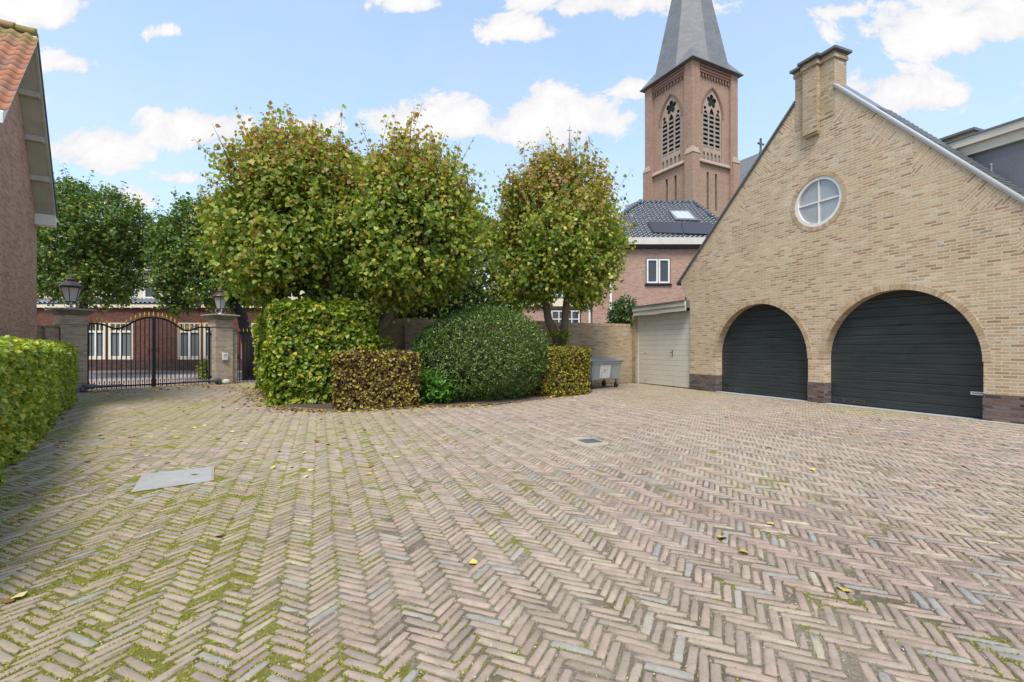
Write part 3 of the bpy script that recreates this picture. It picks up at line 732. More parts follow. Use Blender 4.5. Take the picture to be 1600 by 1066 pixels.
# ------------------------------------------------------------------ hedges and shrubs
def block_hedge(name, label, cat, fr, x1, y1, h, size, dens, mat, seed, group=None, faces='fblrt', bulge=.05, aspect=.85, droop=.45, top_extra=0, slant=0.0, name_leaf='foliage'):
    """a clipped hedge standing on fr: x 0..x1, y 0..y1, up to h"""
    o = thing(name, label, cat, fr=fr, group=group); r = np.random.default_rng(seed)
    Ps, Ns = [], []
    def face(n, f, nrm):
        q = f(r.random(n), r.random(n)); Ps.append(q); Ns.append(np.tile(np.array(nrm, float), (n, 1)))
    k = dens
    if 'f' in faces: face(int(k*x1*h), lambda a, b: np.stack([a*x1, 0*a, b*h], -1), (0, -1, 0))
    if 'b' in faces: face(int(k*x1*h*.5), lambda a, b: np.stack([a*x1, 0*a + y1, b*h], -1), (0, 1, 0))
    if 'l' in faces: face(int(k*y1*h), lambda a, b: np.stack([0*a, a*y1, b*h], -1), (-1, 0, 0))
    if 'r' in faces: face(int(k*y1*h), lambda a, b: np.stack([0*a + x1, a*y1, b*h], -1), (1, 0, 0))
    if 't' in faces: face(int(k*x1*y1), lambda a, b: np.stack([a*x1, b*y1, 0*a + h], -1), (0, 0, 1))
    P = np.vstack(Ps); N0 = np.vstack(Ns); m = len(P)
    s = P[:, 0] + P[:, 1]*1.3
    bl = (fbm(s*1.4, P[:, 2]*1.6 + 3, seed, 3) - .5)*2*bulge*1.6
    # round the arrises a little
    ex = np.minimum(np.minimum(P[:, 0], x1 - P[:, 0]) + (np.abs(N0[:, 0]) > .5)*9, 9); ez = (h - P[:, 2]) + (N0[:, 2] > .5)*9
    ey = np.minimum(P[:, 1], y1 - P[:, 1]) + (np.abs(N0[:, 1]) > .5)*9
    rnd = sstep(.14, 0, np.minimum(np.minimum(ex, ez), ey))*.06
    depth = r.random(m)**1.6*.13
    P = P + N0*(bl + .02 - depth - rnd)[:, None] + r.normal(0, .012, (m, 3))
    P[:, 2] = np.maximum(P[:, 2], .03)
    D = N0*.5 - UP*droop + .6*r.normal(size=(m, 3)); Nn = N0*.9 + UP*.45 + .55*r.normal(size=(m, 3))
    leaves(name_leaf, P, D, Nn, size*(.6 + .7*r.random(m)), M[mat], o, aspect)
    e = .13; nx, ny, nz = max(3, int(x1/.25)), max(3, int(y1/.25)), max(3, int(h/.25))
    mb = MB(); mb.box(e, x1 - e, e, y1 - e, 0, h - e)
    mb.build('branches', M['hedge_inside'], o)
    return o
def shrub(name, label, c, R, n, size, mat, seed, aspect=.6, pw=2.4, amp=.12, k=5, slen=.2, droop=.1, bottom=-.95, wisp=.05, core=.8, group=None, cat='shrub', stemz=None):
    o = thing(name, label, cat, (c[0], c[1], 0), group=group)
    crown('foliage', (0, 0, c[2]), R, n, size, M[mat], o, seed, k=k, slen=slen, pw=pw, amp=amp, bottom=bottom, wisp=wisp, droop=droop, aspect=aspect, inner=.2)
    mb = MB(); rd = random.Random(seed)
    for i in range(14):
        a = rd.uniform(0, 6.3); e = rd.uniform(-.1, 1.3)
        tip = Vector((R[0]*.8*math.cos(a)*math.cos(e), R[1]*.8*math.sin(a)*math.cos(e), c[2] + R[2]*.8*math.sin(e)))
        z0 = 0 if stemz is None else stemz
        mb.tube([(rd.uniform(-.1, .1), rd.uniform(-.1, .1), z0), tip.lerp(Vector((0, 0, z0)), .5) + Vector((0, 0, -.05)), tip], [.03, .02, .006], 5)
    # the dense twiggy heart of the shrub
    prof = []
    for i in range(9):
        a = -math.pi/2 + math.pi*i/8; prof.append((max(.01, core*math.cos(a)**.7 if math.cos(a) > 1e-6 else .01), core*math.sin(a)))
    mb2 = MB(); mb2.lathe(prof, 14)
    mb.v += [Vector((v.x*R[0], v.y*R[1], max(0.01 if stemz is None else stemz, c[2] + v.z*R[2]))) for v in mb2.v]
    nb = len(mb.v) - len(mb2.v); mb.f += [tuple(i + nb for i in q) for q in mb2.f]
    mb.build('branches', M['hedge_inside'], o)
    return o

# hedge beside the left house
LHd = math.degrees(math.atan2(hd.y, hd.x))
LHL = (LH1 - LH0).length
FLH = Frame(LH0.x - 4.2*hd.x, LH0.y - 4.2*hd.y, LHd)            # y axis points away from the courtyard
block_hedge('hornbeam_hedge', 'long yellow green hornbeam hedge along the left house, ending at the gate pillar', 'hedge', FLH, LHL + 4.25, .85, 1.43, .066, 1900, 'hornbeam_leaf', 61, faces='fltr', bulge=.07)
# big clipped block by the gate
FB = Frame(A_.x, A_.y, math.degrees(math.atan2(uG.y, uG.x)))
block_hedge('ivy_block_hedge', 'tall clipped bright green leafy block beside the small gate', 'hedge', Frame(A_.x, A_.y, 30), 2.45, 6.2, 2.42, .105, 640, 'green_block_leaf', 67, bulge=.17, aspect=.95, droop=.7)
d1 = BE[2] - BE[1]
FH1 = Frame(BE[1].x, BE[1].y, math.degrees(math.atan2(d1.y, d1.x)))
block_hedge('beech_hedge', 'low square clipped hedge of brown and yellow leaves in front of the bent lime trunk', 'hedge', FH1, d1.length, .95, 1.24, .066, 2000, 'copper_leaf', 71, bulge=.05)
h2 = G(862, 622); h2b = G(922, 614.5); d2 = h2b - h2
FH2 = Frame(h2.x, h2.y, math.degrees(math.atan2(d2.y, d2.x)))
block_hedge('golden_hedge', 'low clipped golden yellow hedge next to the grey waste container', 'hedge', FH2, d2.length, 1.1, 1.36, .068, 1800, 'golden_leaf', 73, bulge=.07)
cS = W(742, HY, 13.0)
shrub('evergreen_shrub', 'large rounded dark evergreen bush in the middle of the planting bed', (cS.x, cS.y, 1.12), (1.60, 1.32, 1.20), 7600, .062, 'holly_leaf', 84, aspect=.55, pw=2.6, amp=.11, k=6, slen=.2, droop=-.15, core=.66)
cL = W(680, HY, 11.75)
shrub('laurel_shrub', 'small bright green laurel between the brown hedge and the dark round bush', (cL.x, cL.y, .38), (.42, .36, .38), 230, .13, 'laurel_leaf', 83, aspect=.42, k=6, slen=.22, droop=-.25, core=.6)
cT = W(846, HY, 14.3)
shrub('yew_shrub', 'dark green shrub squeezed between the round bush and the golden hedge', (cT.x, cT.y, .70), (.66, .6, .80), 1500, .085, 'dark_shrub_leaf', 85, aspect=.35, k=7, slen=.24, droop=.2, pw=3.0)
cK = W(868, 530, 15.0)
shrub('trunk_sprouts', 'tuft of yellowish sprouts growing round the base of the forked lime trunk', (cK.x, cK.y, 1.45), (.42, .34, .5), 130, .09, 'yellow_green_leaf', 87, aspect=.8, k=6, slen=.25, droop=.4, core=.2)
cK = W(598, 545, 12.55)
shrub('trunk_sprouts', 'small leafy sprouts at the bend of the lime trunk above the brown hedge', (cK.x, cK.y, 1.4), (.32, .25, .22), 60, .09, 'yellow_green_leaf', 88, aspect=.8, k=6, slen=.25, droop=.4, core=.2)
cI = W(975, 490, 19.6)
shrub('ivy_bush', 'dark ivy bush spilling over the wall top beside the white garage fascia', (cI.x, cI.y, cI.z - .1), (.62, .5, .62), 420, .10, 'ivy_leaf', 89, aspect=.8, k=6, slen=.3, droop=.4)
cI = W(694, 468, 18.2)
shrub('laurel_bush', 'dark green foliage behind the wall under the bent lime tree crown', (cI.x - 1.3, cI.y, cI.z + .1), (2.9, .8, 1.25), 2100, .11, 'ivy_leaf', 90, aspect=.7, k=6, slen=.3, droop=.4, bottom=-.9)
# ------------------------------------------------------------------ helpers for buildings
def window(parent, x0, x1, z0, z1, y, fw=.07, nv=1, nh=1, fm='white_paint', pm='glass', dep=.07, name='window', bars=.035, sill=None, label=None, splits=None):
    """frame with glazing bars; pane is a child of the frame. y is the front of the frame"""
    hs = []
    xs = [x0 + fw + (x1 - x0 - 2*fw)*i/nv for i in range(nv + 1)]
    zs = splits if splits else [z0 + fw + (z1 - z0 - 2*fw)*i/nh for i in range(nh + 1)]
    for i in range(nv):
        for j in range(len(zs) - 1):
            hs.append(rect(xs[i] + (bars/2 if i else 0), xs[i+1] - (bars/2 if i < nv-1 else 0), zs[j] + (bars/2 if j else 0), zs[j+1] - (bars/2 if j < len(zs)-2 else 0)))
    mb = MB(); mb.plate(rect(x0, x1, z0, z1), hs, y, y + dep)
    w = mb.build(name, M[fm], parent)
    if label: w['label'] = label
    MB().box(x0 + fw*.5, x1 - fw*.5, y + dep*.55, y + dep*.8, z0 + fw*.5, z1 - fw*.5).build('pane', M[pm], w)
    if sill: MB().box(x0 - .05, x1 + .05, y - .09, y + .06, z0 - .07, z0 - .004).build('sill', M[sill], w)
    return w

def tiles(name, o, u, v, nrm, inside, nu, nv, tw, th, mat, parent, amp=.028, seg=6, lift=.03):
    """pantiles: one small curved sheet per tile, rows overlapping; inside(uc,vc) keeps a tile. u along eave, v up the slope"""
    o, u, v, nrm = (np.array(q, float) for q in (o, u, v, nrm))
    prof = np.array([math.sin(2*math.pi*(i/seg) + .6) for i in range(seg + 1)])*amp
    Vs, Fs = [], []; rd = np.random.default_rng(3)
    for j in range(nv):
        for i in range(nu):
            if not inside((i + .5)*tw, (j + .5)*th): continue
            b = len(Vs); jit = rd.normal(0, .004)
            for row, (dv, h) in enumerate(((-.06, lift + jit), (.0, lift + jit), (th*1.02, .004 + jit))):
                for s in range(seg + 1):
                    hh = h + prof[s] + amp - (.03 if row == 0 else 0)
                    Vs.append(o + u*(i*tw + tw*s/seg*1.03) + v*(j*th + (dv if row else -.012)) + nrm*hh)
            for row in range(2):
                for s in range(seg):
                    k = b + row*(seg + 1) + s; Fs.append((k, k + 1, k + seg + 2, k + seg + 1))
    return link(name, np_mesh(name, Vs, Fs, True), M[mat], parent)

# ================================================================== garage with two arched doors
gar = thing('garage', 'yellow brick garage with steep gable, round window and two dark arched doors', 'garage', fr=FG)
r_ = 1.525; ZS = 1.105
A1, A2 = 1.14 + r_, 4.61 + r_
xe = 8.85
stepz = [2.55, 2.72, 2.89, 3.06, 3.23, 3.40]
out = [(0, 0)] + arch(A1, ZS, r_, 40, 0.0) + arch(A2, ZS, r_, 40, 0.0) + [(xe, 0), (xe, rr(xe))]
out += [(4.86, rr(4.86)), (3.86, rl(3.86)), (-.46, rl(-.46))]
cor = [(-.40, 3.52), (-.40, 3.42), (-.33, 3.42), (-.33, 3.27), (-.25, 3.27), (-.25, 3.10), (-.17, 3.10), (-.17, 2.93), (-.09, 2.93), (-.09, 2.74), (0, 2.74)]
out += cor
WC = (4.42, 4.62); WR = .60
WC = (FG.px(1277, 315)[0], FG.px(1277, 315)[1])
mb = MB(); mb.plate(out, [circle(WC[0], WC[1], WR + .02, 48)], 0, .25)
wall = mb.build('gable_wall', M['yellow_brick'], gar)
mb = MB(); mb.box(.02, .27, .2495, 9.0, 0, 2.95); mb.box(xe - .25, xe, .2495, 9.0, 0, 2.95); mb.box(0, xe, 9.0, 9.25, 0, 3.1)
mb.build('side_wall', M['yellow_brick_wall'], gar)
# dark brick plinth, one piece per pier
for x0, x1 in ((-.012, 1.14 + .006), (4.19 - .006, 4.61 + .006), (7.66 - .006, xe + .012)):
    MB().box(x0, x1, -.014, .2485, 0, .51).build('plinth', M['plinth_brick'], gar)
# rings of bricks on edge round the arches
t = NT('voussoir'); g = t.n('ShaderNodeNewGeometry'); p = t.obj()
c = t.ramp(g.outputs['Random Per Island'], [(0, (.42, .29, .17)), (.3, (.50, .36, .22)), (.6, (.54, .41, .27)), (1, (.58, .45, .31))])
f = t.noise(p, 40, 4, .65); kk = t.rng(f, .3, .7, .82, 1.15); c = t.mix(1.0, c, t.comb(kk, kk, kk), 'MULTIPLY')
M['voussoir'] = t.done(t.princ(c, .9, 0, .25, t.bump(f, .4, .01)))
M['mortar'] = plain('mortar', mul(YM, .95), .95, var=.12, scale=20, bump=.3)
def ring_of(cx, cz, r, rw, a0, a1, n, y0, y1, jambs=0):
    rd = random.Random(5); mb = MB()
    for i in range(n):
        t0 = a0 + (a1 - a0)*(i + .09)/n; t1 = a0 + (a1 - a0)*(i + .91)/n; e = rd.uniform(-.003, .003); R1 = r + rw + rd.uniform(-.006, .006)
        vs = []
        for y in (y0 + e, y1):
            for (rad, tt_) in ((r, t0), (r, t1), (R1, t1), (R1, t0)): vs.append((cx + rad*math.cos(tt_), y, cz + rad*math.sin(tt_)))
        mb.add(vs, [(3,2,1,0),(4,5,6,7),(0,1,5,4),(1,2,6,5),(2,3,7,6),(3,0,4,7)])
    return mb
for cx in (A1, A2):
    rg = ring_of(cx, ZS, r_ - .012, .125, 0.0, math.pi, 78, -.012, .2).build('arch_ring', M['voussoir'], gar)
    mb = MB(); o_ = arch(cx, ZS, r_ + .11, 40) + arch(cx, ZS, r_ - .006, 40)[::-1]
    mb.plate(o_, [], -.005, .21); mb.build('mortar_bed', M['mortar'], rg)
rg = ring_of(WC[0], WC[1], WR + .015, .105, 0, 2*math.pi, 62, -.009, .1).build('window_ring', M['voussoir'], gar)
MB().plate(circle(WC[0], WC[1], WR + .112, 48), [circle(WC[0], WC[1], WR + .019, 48)], -.003, .06).build('mortar_bed', M['mortar'], rg)
# ribbed sectional doors
def door(cx, labeled):
    mb = MB(); hw = r_ + .06; top = ZS + r_ + .06; n = 13; h = top/n; yb = .258
    for k in range(n):
        z0, z1 = k*h, (k + 1)*h
        prof = [(z0, yb), (z0 + .004, yb - .014), (z0 + h*.46, yb - .016), (z0 + h*.52, yb - .010), (z0 + h*.55, yb - .016), (z1 - .022, yb - .017), (z1, yb)]
        if k == 0: prof = [(0.012, yb - .014)] + prof[2:]
        vs = [(cx - hw, y, z) for z, y in prof] + [(cx + hw, y, z) for z, y in prof]; m = len(prof)
        mb.add(vs, [(i, i + m, i + m + 1, i + 1) for i in range(m - 1)])
    mb.box(cx - hw, cx + hw, yb + .004, yb + .04, 0.012, top)
    d = mb.build('garage_door', M['anthracite'], gar)
    MB().box(cx - hw, cx + hw, yb - .018, yb + .003, 0.0, .03).build('rubber_seal', M['rubber'], d)
    gx = cx - r_ + .10
    for k in range(3):
        x0 = gx + k*.235; b = MB()
        b.plate(rect(x0, x0 + .225, .06, .15), [rect(x0 + .015, x0 + .21, .072 + j*.0185, .083 + j*.0185) for j in range(4)], yb - .024, yb - .0145)
        b.build('vent_grille', M['grille'], d)
    return d
d1_ = door(A1, False)
d2_ = door(A2, True)
x0, z0 = FG.px(1512, 611, .244); x1, z1 = FG.px(1526, 607.5, .244)
pl = MB().box(7.36, 7.60, .236, .2435, .46, .52).build('name_plate', M['poster'], d2_)
rd = random.Random(2); b = MB(); x = 7.385
while x < 7.57:
    w_ = rd.uniform(.008, .016); b.box(x, x + w_, .2345, .2358, .478, .503); x += w_ + .007
b.build('lettering', M['lead'], pl)
MB().box(A1 + r_ - .05, A1 + r_ - .012, .225, .2435, .46, .53).build('lock', M['zinc'], d1_)
# threshold strip of concrete along the doors
for cx in (A1, A2):
    MB().box(cx - r_ + .008, cx + r_ - .008, -.06, .2, -.03, .012).build('threshold', M['concrete'], gar)
MB().box(xe - 1.2, xe + .3, -.10, -.016, -.02, .016).build('kerb_strip', M['pale_stone'], gar)
# round window
rw = MB().plate(circle(WC[0], WC[1], WR + .012, 48), [circle(WC[0], WC[1], WR - .065, 48)], .015, .12).build('round_window', M['white_paint'], gar)
mb = MB(); mb.box(WC[0] - .019, WC[0] + .019, .045, .10, WC[1] - WR + .05, WC[1] + WR - .05)
mb.box(WC[0] - WR + .05, WC[0] - .0195, .045, .10, WC[1] - .019, WC[1] + .019); mb.box(WC[0] + .0195, WC[0] + WR - .05, .045, .10, WC[1] - .019, WC[1] + .019)
mb.build('glazing_bars', M['white_paint'], rw)
M['sky_glass'] = glass('sky_glass', (.36, .38, .40), .03)
MB().plate(circle(WC[0], WC[1], WR - .02, 40), [], .075, .085).build('pane', M['sky_glass'], rw)
# rake trims: dark lead on the left, zinc on the right
def rake_bar(f, s0, s1, y0, y1, lo, hi):
    mb = MB(); vs = []
    for s in (s0, s1):
        for y in (y0, y1):
            for dz in (lo, hi): vs.append((s, y, f(s) + dz))
    return mb.add(vs, [(0,1,3,2), (4,6,7,5), (0,4,5,1), (2,3,7,6), (1,5,7,3), (0,2,6,4)])
rake_bar(rl, -.60, 3.845, -.055, .5, .004, .07).build('rake_trim', M['lead'], gar)['label'] = 'dark lead trim along the left slope'
b = rake_bar(rr, 4.87, xe + .9, -.05, .14, .006, .05)
rt = b.build('rake_trim', M['zinc'], gar); rt['label'] = 'pale zinc trim along the right slope'
rake_bar(rr, 4.88, xe + .9, -.035, -.001, -.045, .004).build('batten', M['zinc'], rt)
rake_bar(rl, -.62, 4.4, .251, .9, -.10, .003).build('roof', M['grey_tile'], gar)
rfr = rake_bar(rr, 4.4, xe + .6, .141, .60, -.10, .045).build('roof', M['grey_tile'], gar)
b = MB(); rd = random.Random(8)
for i in range(30):                                                # bumpy line of verge tiles along the upper right slope
    s = 5.75 + i*.085; z = rr(s)
    b.tube([(s - .04, .15, z + .05), (s - .04, .66, z + .05)], [.05 + rd.uniform(0, .008), .05], 8)
b.build('verge_tiles', M['lead'], rfr)
MB().plate([(.3, 2.95), (xe - .3, 2.95), (xe - .3, rr(xe) - .1), (4.40, rr(4.40) - .1), (.3, rl(.3) - .1)], [], .7201, .95).build('back_wall', M['yellow_brick_wall'], gar)
MB().box(.28, xe - .26, .951, 8.99, 2.7, 2.94).build('flat_roof', M['lead'], gar)
# chimney with pilaster and slabs
cx0, cx1 = 3.84, 4.87
px0, px1 = FG.px(1259.6)[0], FG.px(1282)[0]
ztop = FG.px(1262, 103)[1]; zpil = FG.px(1270, 214)[1]
ch = MB().box(cx0, cx1, -.012, .42, 7.0, ztop).build('chimney', M['yellow_brick_wall'], gar)
b = MB(); b.box(px0, px1, -.13, -.0125, zpil + .06, ztop); b.box(px0, px1, -.10, -.0125, zpil, zpil + .06); b.build('pilaster', M['yellow_brick_wall'], ch)
b = MB(); b.box(cx0 - .03, cx1 + .03, -.045, .45, ztop - .16, ztop - .07); b.box(px0 - .03, px1 + .03, -.165, -.0455, ztop - .16, ztop - .07); b.build('corbel', M['yellow_brick_wall'], ch)
b = MB(); b.box(cx0 - .09, cx1 + .09, -.11, .51, ztop + .001, ztop + .065); b.box(px0 - .08, px1 + .08, -.23, -.1105, ztop + .001, ztop + .065); b.build('cap', M['lead'], ch, bevel=.008)
# dormer behind the right slope
dy = .75
xa, za = FG.px(1467, 231, dy); xb, zb = FG.px(1600, 190, dy)
zf = (za + zb)/2
xa2, zlow = FG.px(1487, 236, dy + .02)
dm = MB().box(xa - .35, 12.3, dy + .06, 6.5, 2.9, zf - .30).build('dormer', M['lead_sheet'], gar)
xs0 = xa - .25
b = MB(); b.box(xs0, 12.5, dy - .10, 6.6, zf - .15, zf); b.build('fascia', M['fascia_paint'], dm)
b = MB(); b.box(xs0 + .05, 12.45, dy - .03, 6.55, zf - .34, zf - .1505); b.build('fascia', M['fascia_paint'], dm)
b = MB(); b.box(xs0 - .02, 12.53, dy - .125, 6.63, zf + .001, zf + .035); b.build('roof_edge', M['lead'], dm)
b = MB(); sx, sz = FG.px(1549, 258, dy + .05); b.box(sx - .012, sx + .012, dy + .04, dy + .0595, sz - .32, sz); b.lathe([(.02, -.015), (.026, 0), (.012, .02)], 10, (sx, dy + .05, sz)); b.build('pipe', M['zinc'], dm)
qx0, qz0 = FG.px(1466, 213, 2.2); qx1, qz1 = FG.px(1520, 200.5, 2.2)
sc = MB().box(qx0, qx1, 2.2, 3.0, zf - .3, qz1 - .06).build('rear_chimney', M['yellow_brick_wall'], gar)
MB().box(qx0 - .05, qx1 + .06, 2.14, 3.06, qz1 - .059, qz1).build('cap', M['lead'], sc)

# ================================================================== white annex garage
ann = thing('annex_garage', 'small garage with off white boarded door and sloping fascia left of the yellow gable', 'garage', fr=FG)
yd = .10
x0, zt = FG.px(996.5, 491, yd); x1 = -.006
zt = 2.58
b = MB(); n = 14; hh = zt/n
for k in range(n):
    z0, z1 = .02 + k*(zt - .02)/n, .02 + (k + 1)*(zt - .02)/n
    prof = [(z0, yd + .012), (z0 + .007, yd), (z1 - .007, yd), (z1, yd + .012)]
    vs = [(x0 + .06, y, z) for z, y in prof] + [(x1 - .03, y, z) for z, y in prof]
    b.add(vs, [(i, i + 4, i + 5, i + 1) for i in range(3)])
b.box(x0 + .06, x1 - .03, yd + .013, yd + .05, .02, zt)
ad = b.build('door', M['beige_paint'], ann)
hx, hz = FG.px(1051, 552, yd)
b = MB(); b.box(hx - .018, hx + .018, yd - .02, yd, hz - .11, hz + .11); b.tube([(hx, yd - .02, hz + .02), (hx, yd - .06, hz + .02), (hx - .10, yd - .06, hz + .02)], .011, 8); b.build('handle', M['lead'], ad)
for py in (507, 551, 593):
    hx, hz = FG.px(1009, py, yd); b = MB(); b.box(hx - .05, hx + .07, yd - .012, yd - .001, hz - .016, hz + .016); b.tube([(hx - .05, yd - .012, hz - .035), (hx - .05, yd - .012, hz + .035)], .012, 8); b.build('hinge', M['zinc'], ad)
b = MB(); b.plate([(x0, 0), (x0, zt + .05), (x1, zt + .05), (x1, 0), (x1 - .028, 0), (x1 - .028, zt + .001), (x0 + .058, zt + .001), (x0 + .058, 0)], [], yd - .02, yd + .08); b.build('door_frame', M['beige_paint'], ann)
fx0, fz0 = FG.px(989, 495, -.18); fx1, fz1 = FG.px(1077, 487, -.18)
fxa, fza = FG.px(989, 483.5, -.18); fxb, fzb = FG.px(1075, 477, -.18)
print('fascia', fx0, fz0, fx1, fz1, fza, fzb)
zl, zh = 2.62, 2.97
fs = MB(); fs.box(fx0, -.02, -.18, -.14, zl, zl + .17); fs.box(fx0 - .02, -.02, -.21, -.14, zl + .171, zh - .03)
fsc = fs.build('fascia', M['fascia_paint'], ann)
MB().box(fx0 - .04, -.02, -.24, .02, zh - .029, zh + .01).build('roof_edge', M['lead'], ann)
MB().slab([(fx0 - .02, -.13, zh), (-.012, -.13, zh), (-.012, 4.5, zh + .12), (fx0 - .02, 4.5, zh + .12)], .25).build('roof', M['lead'], ann)
MB().box(x0 - .24, x0 - .002, .0, 4.4, 0, zl + .05).build('side_wall', M['yellow_brick_wall'], ann)
tp = W(1062, 476, FG.w(-.35, .5).y); 
tpo = thing('terracotta_pot', 'small orange terracotta chimney pot on the annex roof against the yellow gable', 'pot', (FG.w(-.42, .25).x, FG.w(-.42, .25).y, zh + .02))
MB().lathe([(.075, 0), (.085, .03), (.07, .05), (.062, .2), (.075, .215), (.08, .26), (.06, .262), (.055, .2)], 14).build('pot', M['terracotta'], tpo, True)

# ================================================================== garden wall
gw = thing('garden_wall', 'long yellow brick garden wall with piers behind the trees and the waste container', 'wall', fr=FW)
ZW = 2.33
MB().box(0, 12.98, 0, .22, 0, ZW - .11).build('wall', M['yellow_brick_wall'], gw)
rd = random.Random(4); b = MB(); x = 0
while x < 12.9:
    e = rd.uniform(-.004, .004); b.box(x, x + .055, -.008 + e, .228, ZW - .108, ZW + e); x += .063
b.build('coping', M['voussoir'], gw); MB().box(.003, 12.97, .003, .217, ZW - .1095, ZW - .008).build('mortar_bed', M['mortar'], gw)
for pxx in (650, 850, 452):
    xx, _ = FW.px(pxx, HY, -.22); b = MB(); b.box(xx - .36, xx + .36, -.22, -.001, 0, ZW + .02); b.build('pier', M['yellow_brick_wall'], gw)

# ================================================================== waste container
cw = G(952, 604); wl = (G(921, 606) - G(978, 603)).length
b0, b1 = G(926, 609), G(974.5, 605.5)
FCb = Frame(b0.x, b0.y, math.degrees(math.atan2((b1 - b0).y, (b1 - b0).x)) + 4)
Lc = 1.56; Wc = .78; zb0, zt0 = .30, .90
ct = thing('waste_container', 'grey steel waste container on castors with white poster, in front of the yellow brick wall', 'waste container', fr=FCb)
mb = MB(); mb.frustum((Lc/2, Wc/2), Lc/2 - .06, Wc/2 - .08, Lc/2, Wc/2, zb0, zt0 - .05); mb.build('body', M['bin_metal'], ct, bevel=.012)
mb = MB(); mb.box(-.04, Lc + .04, -.045, Wc + .045, zt0 - .049, zt0 - .005); mb.build('rim', M['bin_metal'], ct, bevel=.006)
mb = MB(); mb.slab([(-.02, -.02, zt0 + .03), (Lc - .02, -.02, zt0 + .03), (Lc - .15, Wc*.55, zt0 + .13), (.02, Wc*.55, zt0 + .13)], .025); mb.slab([(.02, Wc*.55, zt0 + .13), (Lc - .15, Wc*.55, zt0 + .13), (Lc - .02, Wc + .02, zt0 + .03), (-.02, Wc + .02, zt0 + .03)], .025)
mb.plate([(0, 0), (1, 0), (.5, .1)], [], 0, .02, Matrix(((0, 1, 0, Lc - .06), (Wc*.95, 0, 0, .02), (0, 0, 1, zt0 + .002), (0, 0, 0, 1)))); mb.box(0, Lc - .02, 0, Wc, zt0 - .004, zt0 + .005)
lid = mb.build('lid', M['bin_lid'], ct)
MB().tube([(-.01, -.05, zt0 + .02), (Lc + .07, -.05, zt0 + .02)], .016, 8).build('handle', M['bin_lid'], ct, True)
mb = MB(); sl = .08/(zt0 - zb0 - .05)
def onface(u, z, d): return (u, .08 - (z - zb0)*sl - d, z)
def fq(mb, x0, x1, z0, z1, d): mb.slab([onface(x0, z0, d), onface(x1, z0, d), onface(x1, z1, d), onface(x0, z1, d)], .004)
fq(mb, .42, .97, .36, .79, .006); pst = mb.build('poster', M['poster'], ct)
mb = MB()
fq(mb, .53, .80, .545, .56, .0085); fq(mb, .785, .80, .561, .75, .0085); fq(mb, .445, .465, .37, .49, .0085); fq(mb, .53, .545, .36, .544, .0085); fq(mb, .81, .835, .73, .77, .0085)
mb.build('printed_lines', M['poster_line'], pst)
mb = MB(); mb.plate(circle(0, 0, .03, 14), [], -.003, 0, Matrix.Translation(Vector(onface(.672, .62, .0065)))); mb.build('keyhole', M['dark_opening'], pst)
mb = MB(); fq(mb, 1.05, 1.075, .34, .80, .012); mb.build('rib', M['bin_metal'], ct); mb = MB(); fq(mb, .08, .105, .34, .80, .012); mb.build('rib', M['bin_metal'], ct)
for (wx, wy) in ((.13, .12), (Lc - .13, .12), (.13, Wc - .12), (Lc - .13, Wc - .12)):
    mb = MB(); mb.tube([(wx - .03, wy - .025, .10), (wx - .03, wy + .025, .10)], .10, 16); wh = mb.build('wheel', M['rubber'], ct)
    mb = MB(); mb.box(wx - .055, wx + .055, wy - .045, wy + .045, .27, .30)
    for s in (-.038, .038): mb.bar((wx - .03, wy + s, .10), (wx, wy + s, .275), .045, .008)
    mb.build('fork', M['bin_lid'], wh)

# ================================================================== gate pillars, lanterns and gates
def pillar(name, label, fr, x0, w, d, y0, h, pier_x, pier_w, round_cap=False):
    """x0 centre along the gate line"""
    o = thing(name, label, 'pillar', tuple(fr.w(x0, y0 + d/2, 0)), math.degrees(fr.a))
    MB().box(-w/2, w/2, -d/2, d/2, 0, h - .22).build('shaft', M['pillar_brick'], o)
    b = MB(); b.box(-w/2 - .03, w/2 + .03, -d/2 - .03, d/2 + .03, h - .50, h - .44); b.build('collar', M['pillar_brick'], o)
    b = MB(); b.frustum((0, 0), w/2 + .02, d/2 + .02, w/2 + .16, d/2 + .16, h - .219, h - .09)
    b.box(-w/2 - .20, w/2 + .20, -d/2 - .20, d/2 + .20, h - .0895, h - .03); b.frustum((0, 0), w/2 + .17, d/2 + .17, w/2 - .1, d/2 - .1, h - .0295, h)
    b.build('cap', M['cap_stone'], o, bevel=.02 if not round_cap else .05)
    b = MB(); b.box(pier_x - pier_w/2, pier_x + pier_w/2, -d/2 + .12, d/2 + .1, 0, h - .62); pr = b.build('side_pier', M['pillar_brick'], o)
    b = MB(); b.box(pier_x - pier_w/2 - .02, pier_x + pier_w/2 + .02, -d/2 + .10, d/2 + .12, h - .6195, h - .56); b.build('slab', M['cap_stone'], pr)
    return o
pw_ = .62
HL, HR = 2.60, 2.68
pillar('gate_pillar', 'brick gate pillar with wide stone cap at the end of the left hornbeam hedge', FGATE, -.06 - pw_/2, pw_, .6, -.32, HL, -pw_/2 - .16, .3)
pr_ = pillar('gate_pillar', 'brick gate pillar with white box on its face, between driveway gate and small gate', FGATE, GLEN + .06 + pw_/2, pw_, .6, -.32, HR, pw_/2 + .12, .22, True)
bx_ = FGATE.px(349, 558, -.36)
ic = thing('intercom_box', 'small white box fixed to the front of the right gate pillar', 'intercom', tuple(FGATE.w(GLEN + .06 + pw_*.52, -.322, 1.05)), GDEG)
b = MB(); b.box(-.10, .10, -.06, 0, -.14, .14); b.build('case', M['white_paint'], ic, bevel=.012)
b = MB(); b.box(-.06, .06, -.064, -.0605, .02, .09); b.build('speaker_grille', M['poster_line'], ic); b = MB(); b.lathe([(.015, 0), (.015, .004)], 10, (0, 0, 0)); 
